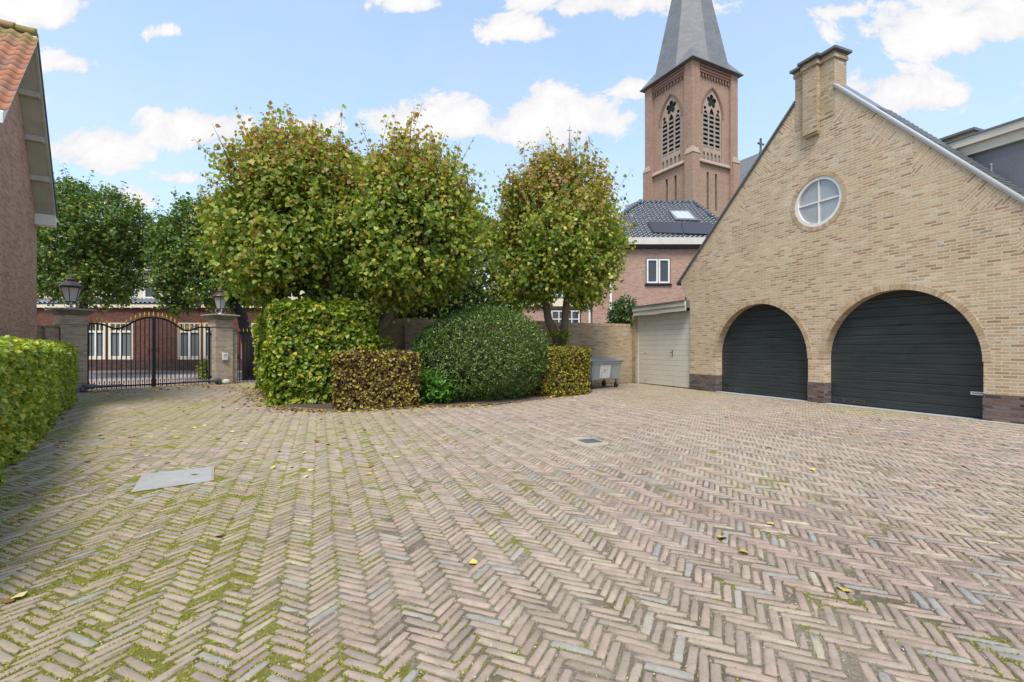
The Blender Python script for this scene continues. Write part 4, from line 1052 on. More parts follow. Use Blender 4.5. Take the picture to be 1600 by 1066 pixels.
for (xx, lab) in ((-.06 - pw_ + .12, 'pale boulder stone at the foot of the left gate pillar beside the hedge'), (GLEN + .38, 'pale boulder stone at the foot of the right gate pillar')):
    st = thing('guard_stone', lab, 'stone', tuple(FGATE.w(xx, -.42, 0)))
    b = MB(); b.lathe([(.05, 0), (.13, .02), (.15, .08), (.12, .15), (.05, .19), (.01, .2)], 9); m_ = b.build('stone', M['pale_stone'], st, True)
def lantern(label, loc, k=1.0):
    o = thing('lantern', label, 'lantern', loc); n = 6
    b = MB(); b.lathe([(.10, 0), (.10, .02), (.05, .05), (.035, .10), (.05, .13)], 14)
    for i in range(4):
        a = math.pi/4 + i*math.pi/2
        b.tube([(.05*math.cos(a), .05*math.sin(a), .02), (.15*math.cos(a), .15*math.sin(a), .06), (.17*math.cos(a), .17*math.sin(a), .14), (.135*math.cos(a), .135*math.sin(a), .19)], .012, 6)
    b.build('foot', M['zinc'], o, True)
    b = MB(); b.lathe([(.135, .185), (.15, .19), (.15, .215), (.13, .22)], n)
    for i in range(n):
        a = 2*math.pi*i/n; b.tube([(.14*math.cos(a), .14*math.sin(a), .21), (.258*math.cos(a), .258*math.sin(a), .64)], .011, 5)
    b.lathe([(.25, .63), (.275, .635), (.275, .66), (.25, .665)], n); b.build('frame', M['lamp_cap'], o)
    b = MB(); b.lathe([(.128, .222), (.246, .632)], n); b.build('glass_body', M['lamp_glass'], o)
    b = MB(); b.lathe([(.30, .665), (.305, .68), (.27, .72), (.19, .80), (.12, .835), (.10, .85)], 24); b.lathe([(.10, .851), (.115, .87), (.115, .92), (.075, .95), (.06, .955)], 18); b.build('hood', M['lamp_cap'], o, True)
    b = MB(); b.lathe([(.05, .956), (.07, .975), (.05, 1.0), (.018, 1.02), (.022, 1.04), (.012, 1.06), (.002, 1.11)], 12); b.build('finial', M['lamp_cap'], o, True)
    o.scale = (k, k, k); return o
pc = FGATE.w(-.06 - pw_/2, -.02, HL); lantern('street style lantern with brown hood on the left gate pillar', tuple(pc), 1.0)
pc = FGATE.w(GLEN + .06 + pw_/2, -.02, HR); lantern('street style lantern with brown hood on the right gate pillar, half under leaves', tuple(pc), 1.0)

def prof_z(u):
    """top line of the driveway gate along its length, mirrored about the middle"""
    m = GLEN/2; u = min(u, GLEN - u)
    pts = [(0, 2.19), (.40, 2.18), (.56, 2.10), (.72, 2.035), (.85, 2.04), (1.05, 2.16), (1.28, 2.33), (1.52, 2.435), (m, 2.465)]
    for (a, za_), (b_, zb_) in zip(pts, pts[1:]):
        if u <= b_: 
            f = (u - a)/(b_ - a); return za_ + (zb_ - za_)*f
    return pts[-1][1]
def sm(u): return sum(prof_z(max(0, min(GLEN, u + d))) for d in (-.08, -.04, 0, .04, .08))/5
NB = 28
def gate_leaf(label, u0, u1, hinge):
    o = thing('gate_leaf', label, 'gate', tuple(FGATE.w(hinge, 0, 0)), GDEG, 'driveway gate leaves')
    b = MB(); us = [u0 + (u1 - u0)*i/24 for i in range(25)]
    for a, c_ in zip(us, us[1:]): b.bar((a - hinge, 0, sm(a) - .03), (c_ - hinge, 0, sm(c_) - .03), .03, .055)
    b.box(u0 - hinge, u1 - hinge, -.02, .02, .085, .135)
    hb = u0 if hinge < GLEN/2 else u1; lk = u1 if hinge < GLEN/2 else u0; sg = 1 if hinge < GLEN/2 else -1
    b.box(min(hb, hb + sg*.055) - hinge, max(hb, hb + sg*.055) - hinge, -.03, .03, .05, sm(hb) - .03)
    b.box(min(lk, lk - sg*.045) - hinge, max(lk, lk - sg*.045) - hinge, -.026, .026, .02, sm(lk) - .03)
    b.build('frame', M['black_iron'], o)
    nbar = 13; sp = (u1 - u0)/(nbar + 1)
    for i in range(1, nbar + 1):
        u = u0 + sp*i; MB().tube([(u - hinge, 0, .03), (u - hinge, 0, sm(u) - .03)], .0165, 6).build('bar', M['black_iron'], o)
    for i in range(nbar + 1):                                   # short pointed bars low down
        u = u0 + sp*(i + .5); b = MB(); b.tube([(u - hinge, 0, .05), (u - hinge, 0, .22), (u - hinge, 0, .235), (u - hinge, 0, .31)], [.009, .009, .02, .001], 6)
        b.build('dog_bar', M['black_iron'], o)
    for i in range(nbar + (1 if hinge < GLEN/2 else 0)):
        u = u0 + sp*(i + 1) if hinge < GLEN/2 else u0 + sp*(i + 1)
        if i == nbar: u = u1 + .0
        b = MB(); z = sm(u); b.lathe([(.013, -.004), (.022, .01), (.015, .028), (.033, .055), (.027, .09), (.011, .14), (.001, .185)], 8, (u - hinge, 0, z)); b.build('finial', M['gold'], o, True)
    # scroll ornament half at the lock side
    b = MB(); cx = (lk - sg*.10) - hinge; pts = []
    for i in range(22):
        a = -math.pi/2 + i*.36; r = .085*(1 - i/26); pts.append((cx + sg*-1*r*math.cos(a), -.022, 1.30 + r*1.5*math.sin(a)))
    b.tube(pts, .009, 6); b.build('scroll', M['black_iron'], o)
    for z in (.28, 1.9):
        b = MB(); b.tube([(hb - hinge - sg*.02, 0, z - .05), (hb - hinge - sg*.02, 0, z + .05)], .022, 8); b.box(min(hb - sg*.09, hb) - hinge, max(hb - sg*.09, hb) - hinge, -.012, .012, z - .02, z + .02); b.build('hinge', M['black_iron'], o)
    b = MB(); s0 = hb - hinge - sg*.18
    b.tube([(s0, -.38, .17), (s0 + sg*.25, -.36, .17), (s0 + sg*.34, -.33, .165)], [.075, .085, .05], 10); b.tube([(s0 + sg*.3, -.34, .165), (s0 + sg*1.1, -.05, .14)], .036, 8); b.box(s0 - .07, s0 + .07, -.42, -.33, .0, .16)
    b.build('opener_arm', M['lead'], o, True)
    return o
gate_leaf('left leaf of the black iron driveway gate with gold spear tips, hinged beside the hedge', 0.0, GLEN/2 - .006, 0.0)
gate_leaf('right leaf of the black iron driveway gate, hinged on the pillar with white box', GLEN/2 + .006, GLEN, GLEN)
# small gate
FPG = Frame(PG0.x, PG0.y, math.degrees(math.atan2((PG1 - PG0).y, (PG1 - PG0).x)))
fx = FGATE.w(GLEN + .06 + pw_ + .30, 0)
FPG = Frame(fx.x, fx.y, GDEG - 22)
sgt = thing('small_gate', 'narrow black iron pedestrian gate with gold tips between pillar and green block', 'gate', fr=FPG)
wg = 1.15
b = MB(); b.box(0, wg, -.018, .018, .09, .13); b.box(0, wg, -.018, .018, 1.96, 2.01); b.box(0, .04, -.02, .02, .03, 2.0); b.box(wg - .04, wg, -.02, .02, .03, 2.0); b.build('frame', M['black_iron'], sgt)
for i in range(8):
    u = .04 + (i + .5)*(wg - .08)/8
    MB().tube([(u, 0, .04), (u, 0, 1.99)], .015, 6).build('bar', M['black_iron'], sgt)
    b = MB(); b.lathe([(.010, -.004), (.016, .01), (.011, .025), (.024, .045), (.019, .075), (.008, .12), (.001, .15)], 8, (u, 0, 2.01)); b.build('finial', M['gold'], sgt, True)
b = MB(); b.box(.03, .08, -.05, .05, .95, 1.12); b.build('lock', M['black_iron'], sgt)
# low brick wall left of the left pillar
bw0 = FGATE.w(-.06 - pw_ - .30, .1); 
bwl = thing('boundary_wall', 'short stretch of brick wall between the left house and the gate pillar', 'wall', tuple(bw0), GDEG)
MB().box(-2.6, -.01, 0, .22, 0, 1.98).build('wall', M['pillar_brick'], bwl); b = MB(); x = -2.6
while x < -.1: b.box(x, x + .055, -.01, .23, 1.981, 2.07); x += .064
b.build('coping', M['voussoir'], bwl)

# ================================================================== left house
FLo = Frame(-11.42, 11.5, math.degrees(math.atan2(.8, -.6)))
lh = thing('house', 'tall brown brick house at the left edge with red pantile roof and white soffit', 'house', fr=FLo)
ZR = 8.84; xn, zn = -3.25, 5.75; xf, zfar = 3.0, 5.2; ov = .40
wx1 = FLo.px(57.5, HY, ov)[0]; wx0 = -2.95
def zl_(x): return ZR + (x*(ZR - zn)/(-xn) if x < 0 else -x*(ZR - zfar)/xf)
MB().plate([(wx0, 0), (wx1, 0), (wx1, zl_(wx1) - .15), (0, ZR - .15), (wx0, zl_(wx0) - .15)], [], ov, ov + .3).build('gable_wall', M['house_brick'], lh)
b = MB(); b.box(wx0, wx0 + .3, ov + .3005, 9, 0, 5.8); b.box(wx1 - .3, wx1, ov + .3005, 9, 0, 5.1); b.build('side_wall', M['house_brick'], lh)
def slope(x0, x1, y0, y1, lo, hi):
    mb = MB(); vs = [(x, y, zl_(x) + dz) for x in (x0, x1) for y in (y0, y1) for dz in (lo, hi)]
    return mb.add(vs, [(0,1,3,2), (4,6,7,5), (0,4,5,1), (2,3,7,6), (1,5,7,3), (0,2,6,4)])
b = slope(.02, xf, .035, ov + 8.5, -.13, -.05); so = b.build('soffit', M['soffit_paint'], lh)
for i, x in enumerate((.78, 1.5, 2.2)):
    b = MB(); b.box(x - .06, x + .06, .03, ov - .002, zl_(x) - .24, zl_(x) - .10); b.build('purlin', M['soffit_paint'], lh)
slope(xn, -.02, .035, ov + 8.5, -.13, -.05).build('soffit', M['soffit_paint'], lh)
slope(xn - .06, 0, -.03, .033, -.17, .03).build('bargeboard', M['white_paint'], lh)
b = slope(0, xf + .02, -.015, .033, -.15, .0); b.build('bargeboard', M['soffit_paint'], lh)
b = slope(0, xf + .08, -.05, 8.5, .001, .065); b.build('roof', M['lead'], lh)
b = MB(); b.box(xf - .22, xf + .05, -.02, ov + .15, zfar - .34, zfar - .04); b.box(xf + .0505, xf + .17, -.04, 8, zfar - .16, zfar - .02); b.build('eave_box', M['white_paint'], lh)
Ls = math.hypot(xn, ZR - zn); vdir = np.array([-xn, 0, ZR - zn])/Ls; nrm = np.array([-(ZR - zn), 0, -xn])/Ls
tn = tiles('roof', (xn - .1*vdir[0]*0, 8.4, zn + .03), (0, -1, 0), vdir, nrm, lambda u, v: u < 8.46 and v < Ls - .08, 34, 15, .25, .305, 'pantile', lh, amp=.032, seg=8)
slope(xn - .05, 0, .0, 8.4, .0, .028).build('roof_boards', M['hedge_inside'], lh)
b = MB()
for k in range(24):
    y0 = -.02 + k*.36; b.tube([(-.02, y0, ZR + .045), (-.02, y0 + .05, ZR + .05), (-.02, y0 + .38, ZR + .035)], [.12, .11, .10], 10)
b.build('ridge_tiles', M['pantile'], lh, True)

# ================================================================== house across the street
HYd = 27.6
FS = Frame(W(40, HY, HYd).x, HYd, 0)
sh = thing('street_house', 'low dark red brick house with cream window frames seen through the driveway gate', 'house', fr=FS)
def sx(px): return FS.px(px)[0]
def sz(py): return FS.px(800, py)[1]
W1 = sx(470)
wz0, wz1 = sz(566), sz(503.5)
wins = [(sx(92), sx(126)), (sx(133), sx(164.5)), (sx(168), sx(207.5)), (sx(277), sx(313.5)), (sx(316.5), sx(350)), (sx(392), sx(425))]
dz = .0
MB().plate(rect(0, W1, .72, sz(476)), [rect(a, b_, max(wz0, .73), wz1) for a, b_ in wins], 0, .3).build('wall', M['dark_brick'], sh)
MB().box(0, W1, -.03, .3, 0, .7195).build('plinth', M['dark_plinth'], sh)
for a, b_ in wins:
    sp = wz1 - .52
    wn_ = MB(); wz_ = max(wz0, .73)
    hs = [rect(a + .12, (a+b_)/2 - .035, wz_ + .16, sp - .05), rect((a+b_)/2 + .035, b_ - .12, wz_ + .16, sp - .05)]
    nq = 4; xa_ = [a + .12 + (b_ - a - .24)*i/nq for i in range(nq + 1)]
    hs += [rect(xa_[i] + .025, xa_[i+1] - .025, sp + .04, wz1 - .10) for i in range(nq)]
    fr_ = wn_.plate(rect(a, b_, wz_, wz1), hs, .03, .14).build('window', M['cream_paint'], sh)
    MB().box(a + .05, b_ - .05, .10, .12, sp - .02, wz1 - .05).build('top_pane', M['glass'], fr_)
    MB().box(a + .05, b_ - .05, .10, .12, wz_ + .08, sp - .021).build('pane', M['blind'], fr_)
    b = MB(); b.plate(rect(a + .10, b_ - .10, wz_ + .13, sp - .03), [rect(a + .16, (a+b_)/2 - .06, wz_ + .19, sp - .08), rect((a+b_)/2 + .06, b_ - .16, wz_ + .19, sp - .08)], .022, .0295); b.build('sash', M['white_paint'], fr_)
MB().box(-.05, W1, -.18, .1, sz(481), sz(475)).build('fascia', M['cream_paint'], sh)
b = MB()
for i in range(40): b.box(i*.62, i*.62 + .09, -.24, -.1805, sz(482), sz(479))
b.build('gutter_brackets', M['cream_paint'], sh)
zt0, zt1 = sz(474.5), sz(465)
s_len = math.hypot(1.0, zt1 - zt0)
tiles('pent_roof', (0, -.22, zt0), (1, 0, 0), np.array([0, 1.0, (zt1 - zt0)])/s_len, np.array([0, -(zt1 - zt0), 1.0])/s_len, lambda u, v: u < W1, 55, 4, .26, .30, 'grey_tile', sh, amp=.045, seg=6)
MB().slab([(0, -.2, zt0 - .01), (W1, -.2, zt0 - .01), (W1, .85, zt1), (0, .85, zt1)], .05).build('roof_boards', M['lead'], sh)
uw = [(sx(180), sx(201)), (sx(211), sx(238)), (sx(252), sx(274)), (sx(95), sx(125))]
uz0, uz1 = sz(466), sz(436)
MB().plate(rect(0, W1, zt1 - .3, sz(418)), [rect(a, b_, uz0, uz1) for a, b_ in uw], .6, .85).build('upper_wall', M['cream_paint'], sh)
for a, b_ in uw: window(sh, a, b_, uz0, uz1, .58, .14, 1, 1, 'white_paint', 'glass', .1)
MB().box(-.1, W1 + .1, .3, .598, sz(421), sz(416)).build('gutter', M['white_paint'], sh)
zr0, zr1 = sz(416), 9.0
MB().slab([(0, .3, zr0), (W1, .3, zr0), (W1, 4.6, zr1), (0, 4.6, zr1)], .2).build('roof', M['slate'], sh)
MB().box(0, W1, .86, 8, 0, sz(419)).build('body', M['dark_brick'], sh)
MB().box(sx(379), sx(386), -.12, -.031, .0 + sz(561), sz(494)).build('corner_post', M['white_paint'], sh)
# small clipped plant at the foot of that house
cQ = W(322, 571, 21.5)
shrub('box_plant', 'small green plant on the pavement seen through the right gate leaf', (cQ.x, cQ.y, .42), (.32, .3, .45), 160, .09, 'hornbeam_leaf', 93, aspect=.7, k=6, slen=.2, core=.6)

# ================================================================== slate roofed house behind the garage
YH = 30.0
FHs = Frame(W(954, HY, YH).x, YH, 0)
hh_ = thing('hip_roof_house', 'pink brick house with blue tiled hip roof, skylight and solar panels below the tower', 'house', fr=FHs)
def hx(px): return FHs.px(px)[0]
def hz(py): return FHs.px(800, py)[1]
We = hx(1300)
wz0, wz1 = hz(444), hz(403.5); wa, wb = hx(1009), hx(1047.5)
MB().plate(rect(hx(926), We, 0, hz(386)), [rect(wa, wb, wz0, wz1)], 0, .3).build('wall', M['pink_brick'], hh_)
MB().box(hx(926), hx(926) + .3, .3005, 8, 0, hz(386)).build('side_wall', M['pink_brick'], hh_)
b = MB(); b.plate(rect(wa, wb, wz0, wz1), [rect(wa + .05, wb - .05, wz0 + .05, wz1 - .05)], -.02, .10); w1_ = b.build('window', M['black_iron'], hh_)
mid_ = (wa + wb)/2
for a, b_ in ((wa + .051, mid_ - .02), (mid_ + .02, wb - .051)):
    f_ = MB().plate(rect(a, b_, wz0 + .051, wz1 - .051), [rect(a + .10, b_ - .10, wz0 + .15, wz1 - .15)], -.04, .05).build('casement', M['white_paint'], w1_)
MB().box(wa + .04, wb - .04, .055, .08, wz0 + .04, wz1 - .04).build('pane', M['glass'], w1_)
MB().box(mid_ - .019, mid_ + .019, -.01, .05, wz0 + .05, wz1 - .05).build('mullion', M['black_iron'], w1_)
MB().box(wa - .08, wb + .08, -.10, -.021, wz0 - .09, wz0 - .001).build('sill', M['black_iron'], w1_)
MB().box(hx(919), We, -.45, -.30, hz(384), hz(373)).build('gutter', M['soft_white'], hh_)
MB().box(hx(921), We, -.2995, .2, hz(388.5), hz(383)).build('eave_board', M['black_iron'], hh_)
ze = hz(374); yr = 4.4; zr = CAMH + (HY - 318)/F*(YH + yr)
e0, e1 = hx(918), hx(1150)
def X_at(px, yy): return (px - CX)/F*(YH + yy) - FHs.ox
r0, r1 = X_at(1000, yr), X_at(1084, yr)
Lv = math.hypot(yr + .4, zr - ze); vd = np.array([0, yr + .4, zr - ze])/Lv; nd = np.array([0, -(zr - ze), yr + .4])/Lv
def in_hip(u, v):
    f = v/Lv; return e0 + (r0 - e0)*f < u + e0 < e1 + (r1 - e1)*f and v < Lv
roof = tiles('roof', (e0, -.42, ze), (1, 0, 0), vd, nd, in_hip, int((e1 - e0)/.30) + 1, int(Lv/.34) + 1, .30, .34, 'blue_tile', hh_, amp=.036, seg=6, lift=.05)
b = MB(); b.add([(e0, -.40, ze - .02), (e1, -.40, ze - .02), (r1, yr, zr - .03), (r0, yr, zr - .03), (e0, 2*yr + .4, ze), (e1, 2*yr + .4, ze)], [(0, 1, 2, 3), (1, 5, 2), (5, 4, 3, 2), (4, 0, 3)]); b.build('roof_boards', M['lead'], hh_)
b = MB()
for (p_, q_) in (((r0, yr, zr), (r1, yr, zr)), ((r1, yr, zr), (e1, -.4, ze)), ((r0, yr, zr), (e0, -.4, ze))):
    p_, q_ = Vector(p_), Vector(q_); n_ = int((q_ - p_).length/.38)
    for i in range(n_):
        a, c_ = p_.lerp(q_, i/n_), p_.lerp(q_, (i + 1)/n_); up = Vector((0, 0, .06)); b.tube([a + up, c_ + up*1.6], [.13, .15], 8)
b.lathe([(.17, 0), (.19, .1), (.12, .22), (.05, .3)], 10, (r0, yr, zr)); b.build('ridge_tiles', M['blue_tile'], hh_, True)
def on_roof(px, py, lift):
    # intersection of the view ray with the front roof plane, raised along its normal
    o_ = Vector((-FHs.ox, -YH, CAMH)); d_ = Vector(((px - CX)/F, 1, (HY - py)/F)); n_ = Vector(nd); p_ = Vector((0, -.4, ze)) + n_*lift
    return o_ + d_*((p_ - o_).dot(n_)/d_.dot(n_))
for pts in ([(1012, 346), (1063, 347), (1068, 364.5), (1022, 363)], [(1063.8, 347), (1113, 347.5), (1116, 366), (1069, 364.5)]):
    b = MB(); b.slab([on_roof(x, y, .17) for x, y in pts[::-1]], .05); b.build('solar_panel', M['solar'], hh_)
sk = MB().slab([on_roof(x, y, .20) for x, y in [(1044, 328), (1078, 328.5), (1092, 344), (1055, 343)][::-1]], .14).build('skylight', M['lead'], hh_)
M['sky_pane'] = glass('sky_pane', (.45, .48, .50), .08)
MB().slab([on_roof(x, y, .215) for x, y in [(1048, 330), (1075, 330.5), (1086, 341.5), (1058, 341)][::-1]], .012).build('pane', M['sky_pane'], sk)
b = MB(); 
for k in (.33, .66):
    p_ = on_roof(1048 + 27*k, 330, .225); q_ = on_roof(1058 + 28*k, 341, .225); b.bar(p_, q_, .03, .02)
b.build('roller_blind_bars', M['white_paint'], sk)
# lower wing to the left, half hidden by the forked lime
wx = hx(800)
ww0, ww1 = hx(862), hx(907.5); vz0, vz1 = hz(512), hz(484)
wing = MB().plate(rect(wx, hx(925.8), 0, hz(478)), [rect(ww0, ww1, vz0, vz1)], .5, .8).build('wing_wall', M['pink_brick'], hh_)
window(hh_, ww0, ww1, vz0, vz1, .47, .09, 4, 2, 'white_paint', 'glass', .1, bars=.06)
MB().plate(rect(ww0 - .07, ww1 + .07, vz0 - .07, vz1 + .07), [rect(ww0 - .001, ww1 + .001, vz0, vz1 + .001)], .46, .56).build('window_surround', M['black_iron'], hh_)
MB().box(wx, hx(925), .30, .499, hz(478), hz(466)).build('wing_fascia', M['cream_paint'], hh_)
MB().box(wx, hx(925.8), .35, 6, hz(466) + .001, hz(463)).build('wing_roof', M['lead'], hh_)
MB().box(hx(921), hx(924.2), .36, .45, 0, hz(478)).build('downpipe', M['white_paint'], hh_)
MB().box(hx(952), hx(955.5), -.12, -.02, 0, hz(400)).build('downpipe', M['white_paint'], hh_)
b = MB(); b.lathe([(.05, 0), (.10, .06), (.11, .32), (.05, .40)], 8, (hx(926), .28, hz(484))); b.box(hx(926) - .02, hx(926) + .02, .28, .5, hz(484) + .40, hz(484) + .43); b.build('wall_lamp', M['black_iron'], hh_)

# ================================================================== church
YT = 53.0
FT = Frame((1082 - CX)/F*YT, YT, 27.4); aT = 7.45
chh = thing('church', 'brick church tower with grey octagonal spire rising behind the yellow gable', 'church', fr=FT)
def tz(py, u=3.5):
    return FT.px(1115, py)[1]
ZC = CAMH + (HY - 93)/F*YT
ZST = tz(254)                                                     # string course below the bell windows
ZARC = FT.px(1115, 135)[1]
pn0, pn1 = 1.15, 6.28; rec = .32
def face_map(left):
    # face coordinates (u along, d inwards, z) -> tower local
    return Matrix(((0, 1, 0, 0), (1, 0, 0, 0), (0, 0, 1, 0), (0, 0, 0, 1))) if left else Matrix.Identity(4)
b = MB(); b.box(rec + .3, aT - rec - .3, rec + .3, aT - rec - .3, 0, ZC); b.build('core', M['dark_opening'], chh)
cs = 3.55; wwid = 3.15
zbot = tz(251.5); zapex = tz(136.5); zspr = tz(176)
slits = [(2.62, 2.98), (3.98, 4.34)]; sz0, sz1 = tz(327), tz(269)
for left in (True, False):
    Mx = face_map(left)
    hole = pointed(cs, zbot, zspr, wwid, zapex - zspr, 10)
    b = MB(); b.plate([(pn0 - .01, 0), (pn1 + .01, 0), (pn1 + .01, ZC - .9), (pn0 - .01, ZC - .9)], [hole] + [rect(a, c_, sz0, sz1) for a, c_ in slits], rec, rec + .299, Mx)
    fc = b.build('tower_face', M['tower_brick'], chh)
    # tracery: three lancets, a rose and two small roundels
    lw = .80; hs = []
    l0, l1 = tz(230), tz(186)
    for k in (-1, 0, 1):
        top_ = tz(183 - (4 if k == 0 else 0)); hs.append(pointed(cs + k*.98, l0, top_, lw, .95, 6))
    rz = FT.px(1115, 155.5)[1]; rose = []
    for i in range(60):
        a = 2*math.pi*i/60; rr_ = .46 + .34*abs(math.cos(2.5*(a - math.pi/2)))**.6; rose.append((cs + rr_*math.cos(a), rz + rr_*math.sin(a)))
    hs.append(rose); hs += [circle(cs - 1.08, rz - .95, .22, 14), circle(cs + 1.08, rz - .95, .22, 14)]
    n5 = 5
    blind = [pointed(cs - 1.25 + i*.625, zbot + .08, zbot + .75, .38, .35, 4) for i in range(n5)]
    hs += blind
    ins = pointed(cs, zbot + .001, zspr, wwid - .02, zapex - zspr - .01, 10)
    b = MB(); b.plate(ins, hs, rec + .10, rec + .20, Mx); tr = b.build('window_tracery', M['tower_stone'], chh)
    b = MB(); b.plate([(p_[0]*1, p_[1]) for p_ in pointed(cs, zbot + .02, zspr, wwid - .1, zapex - zspr - .06, 8)], [], rec + .285, rec + .297, Mx); b.build('dark_backing', M['dark_opening'], tr)
    b = MB()
    for k in (-1, 0, 1):
        x0_, x1_ = cs + k*.98 - lw/2 - .02, cs + k*.98 + lw/2 + .02; z = l0 + .06
        while z < l1 + .75:
            vs = [(x0_, rec + .13, z), (x1_, rec + .13, z), (x1_, rec + .25, z + .22), (x0_, rec + .25, z + .22), (x0_, rec + .13, z + .09), (x1_, rec + .13, z + .09), (x1_, rec + .25, z + .31), (x0_, rec + .25, z + .31)]
            b.add(vs, [(3,2,1,0),(4,5,6,7),(0,1,5,4),(1,2,6,5),(2,3,7,6),(3,0,4,7)], Mx); z += .52
    b.build('louvres', M['louvre'], tr)
    b = MB(); b.plate(rect(cs - wwid/2 + .03, cs + wwid/2 - .03, zbot + .02, zbot + 1.15), [], rec + .22, rec + .28, Mx); b.build('arcade_back', M['louvre'], tr)
    # hood mould
    b = MB(); o_ = pointed(cs, zspr - .2, zspr, wwid + .5, zapex - zspr + .32, 10); i_ = pointed(cs, zspr - .2, zspr, wwid + .16, zapex - zspr + .10, 10)
    b.plate(o_ + i_[::-1], [], rec - .07, rec - .001, Mx); b.build('hood_mould', M['tower_trim'], chh)
    # frieze with little pendants
    b = MB(); b.box(pn0, pn1, .06, rec + .3, ZC - .899, ZC, Mx); n_ = 11
    for i in range(n_):
        x = pn0 + (i + .5)*(pn1 - pn0)/n_; b.plate([(x - .16, ZC - .899), (x + .16, ZC - .899), (x + .10, ZC - 1.22), (x, ZC - 1.42), (x - .10, ZC - 1.22)], [], .14, rec - .002, Mx)
    b.build('frieze', M['tower_trim'], chh)
    b = MB(); b.box(pn0 - .05, pn1 + .05, -.06, .0595, ZC - .30, ZC - .14, Mx); b.box(pn0 - .05, pn1 + .05, -.03, .0595, ZC - .66, ZC - .52, Mx); b.build('corbel_bands', M['tower_trim'], chh)
    b = MB(); b.add([(pn0, .02, ZST - .2), (pn1, .02, ZST - .2), (pn1, rec - .001, ZST - .2), (pn0, rec - .001, ZST - .2), (pn0, .02, ZST - .05), (pn1, .02, ZST - .05), (pn1, rec - .001, ZST + .28), (pn0, rec - .001, ZST + .28)], [(3,2,1,0),(4,5,6,7),(0,1,5,4),(1,2,6,5),(2,3,7,6),(3,0,4,7)], Mx); b.build('string_course', M['tower_stone'], chh)
    b = MB()
    for a, c_ in slits: b.box(a, c_, rec + .25, rec + .29, sz0, sz1, Mx)
    b.build('slit_back', M['dark_opening'], fc)
    b = MB(); b.box(pn0, pn1, .12, rec - .001, 0, tz(352), Mx); b.build('lower_band', M['tower_brick'], chh)
b = MB(); b.box(rec, aT, aT - .6, aT - rec, 0, ZC); b.box(aT - .6, aT - rec, rec, aT - .601, 0, ZC); b.build('rear_walls', M['tower_brick'], chh)
# corner piers, wider below the set-off
for (x0, x1, y0, y1) in ((0, pn0, 0, pn0), (pn1, aT, 0, pn0), (0, pn0, pn1, aT), (pn1, aT, pn1, aT)):
    b = MB(); b.box(x0, x1, y0, y1, 0, ZC); e = .16; zo = ZST + .55
    pe = b.build('corner_pier', M['tower_brick'], chh)
    b = MB(); b.box(x0 - e, x1 - .18, y0 - e, y1 - .18, 0, zo) if x0 == 0 and y0 == 0 else b.box(x0 + (.2 if x0 else -e), x1 + (e if x0 else -.2), y0 + (.2 if y0 else -e), y1 + (e if y0 else -.2), 0, zo)
    b.build('buttress', M['tower_brick'], pe)
    xx0, xx1, yy0, yy1 = (x0 - e, x1 - .18, y0 - e, y1 - .18) if x0 == 0 and y0 == 0 else (x0 + (.2 if x0 else -e), x1 + (e if x0 else -.2), y0 + (.2 if y0 else -e), y1 + (e if y0 else -.2))
    b = MB(); b.frustum(((xx0 + xx1)/2, (yy0 + yy1)/2), (xx1 - xx0)/2 + .06, (yy1 - yy0)/2 + .06, (xx1 - xx0)/2 - .16, (yy1 - yy0)/2 - .16, zo + .001, zo + .75); b.build('weathering', M['tower_stone'], pe)
    # thin roll up the middle of the visible pier faces
b = MB(); b.box(.52, .74, -.05, -.001, zo + .76, ZC - .3); b.box(-.05, -.001, .52, .74, zo + .76, ZC - .3); b.build('pier_strips', M['tower_brick'], chh)
b = MB(); b.box(-.12, aT + .12, -.12, aT + .12, ZC + .001, ZC + .16); b.build('cornice', M['tower_trim'], chh)
# broach spire
cT = aT/2; zE = ZC + .17; hE = aT/2 + .42
b = MB(); zA = 52.8 + 1.0; rO = .2045*(zA - zE)/math.cos(math.pi/8); b.lathe([(rO, zE), (.02, zA)], 8, (cT, cT, 0), math.pi/8)
spire = b.build('spire', M['slate'], chh)
b = MB(); hp = hE*math.sqrt(2)*1.0; b.add([(cT - hE, cT - hE, zE), (cT + hE, cT - hE, zE), (cT + hE, cT + hE, zE), (cT - hE, cT + hE, zE), (cT, cT, zE + hp)], [(3, 2, 1, 0), (0, 1, 4), (1, 2, 4), (2, 3, 4), (3, 0, 4)]); b.build('spire_foot', M['slate'], spire)
b = MB(); b.box(cT - hE - .03, cT + hE + .03, cT - hE - .03, cT + hE + .03, zE - .10, zE - .002); b.build('eave_edge', M['lead'], spire)
# transept roof with cross
YN = 62.0; q = FT.inv((1192 - CX)/F*YN, YN); zN = CAMH + (HY - 237)/F*YN
hw_ = 7.5; sl_ = 1.25
b = MB(); y0, y1 = q[1], q[1] + 26
b.add([(q[0], y0, zN), (q[0], y1, zN), (q[0] - hw_, y1, zN - hw_*sl_), (q[0] - hw_, y0, zN - hw_*sl_), (q[0] + hw_, y0, zN - hw_*sl_), (q[0] + hw_, y1, zN - hw_*sl_)], [(0, 1, 2, 3), (0, 4, 5, 1)]); b.build('transept_roof', M['slate'], chh)
b = MB(); b.plate([(q[0] - hw_ + .2, 0), (q[0] + hw_ - .2, 0), (q[0] + hw_ - .2, zN - hw_*sl_), (q[0], zN - .2), (q[0] - hw_ + .2, zN - hw_*sl_)], [], y0 + .1, y0 + .5); b.box(q[0] - hw_ + .2, q[0] - hw_ + .6, y0 + .501, y1, 0, zN - hw_*sl_ + .1); b.build('transept_wall', M['tower_brick'], chh)
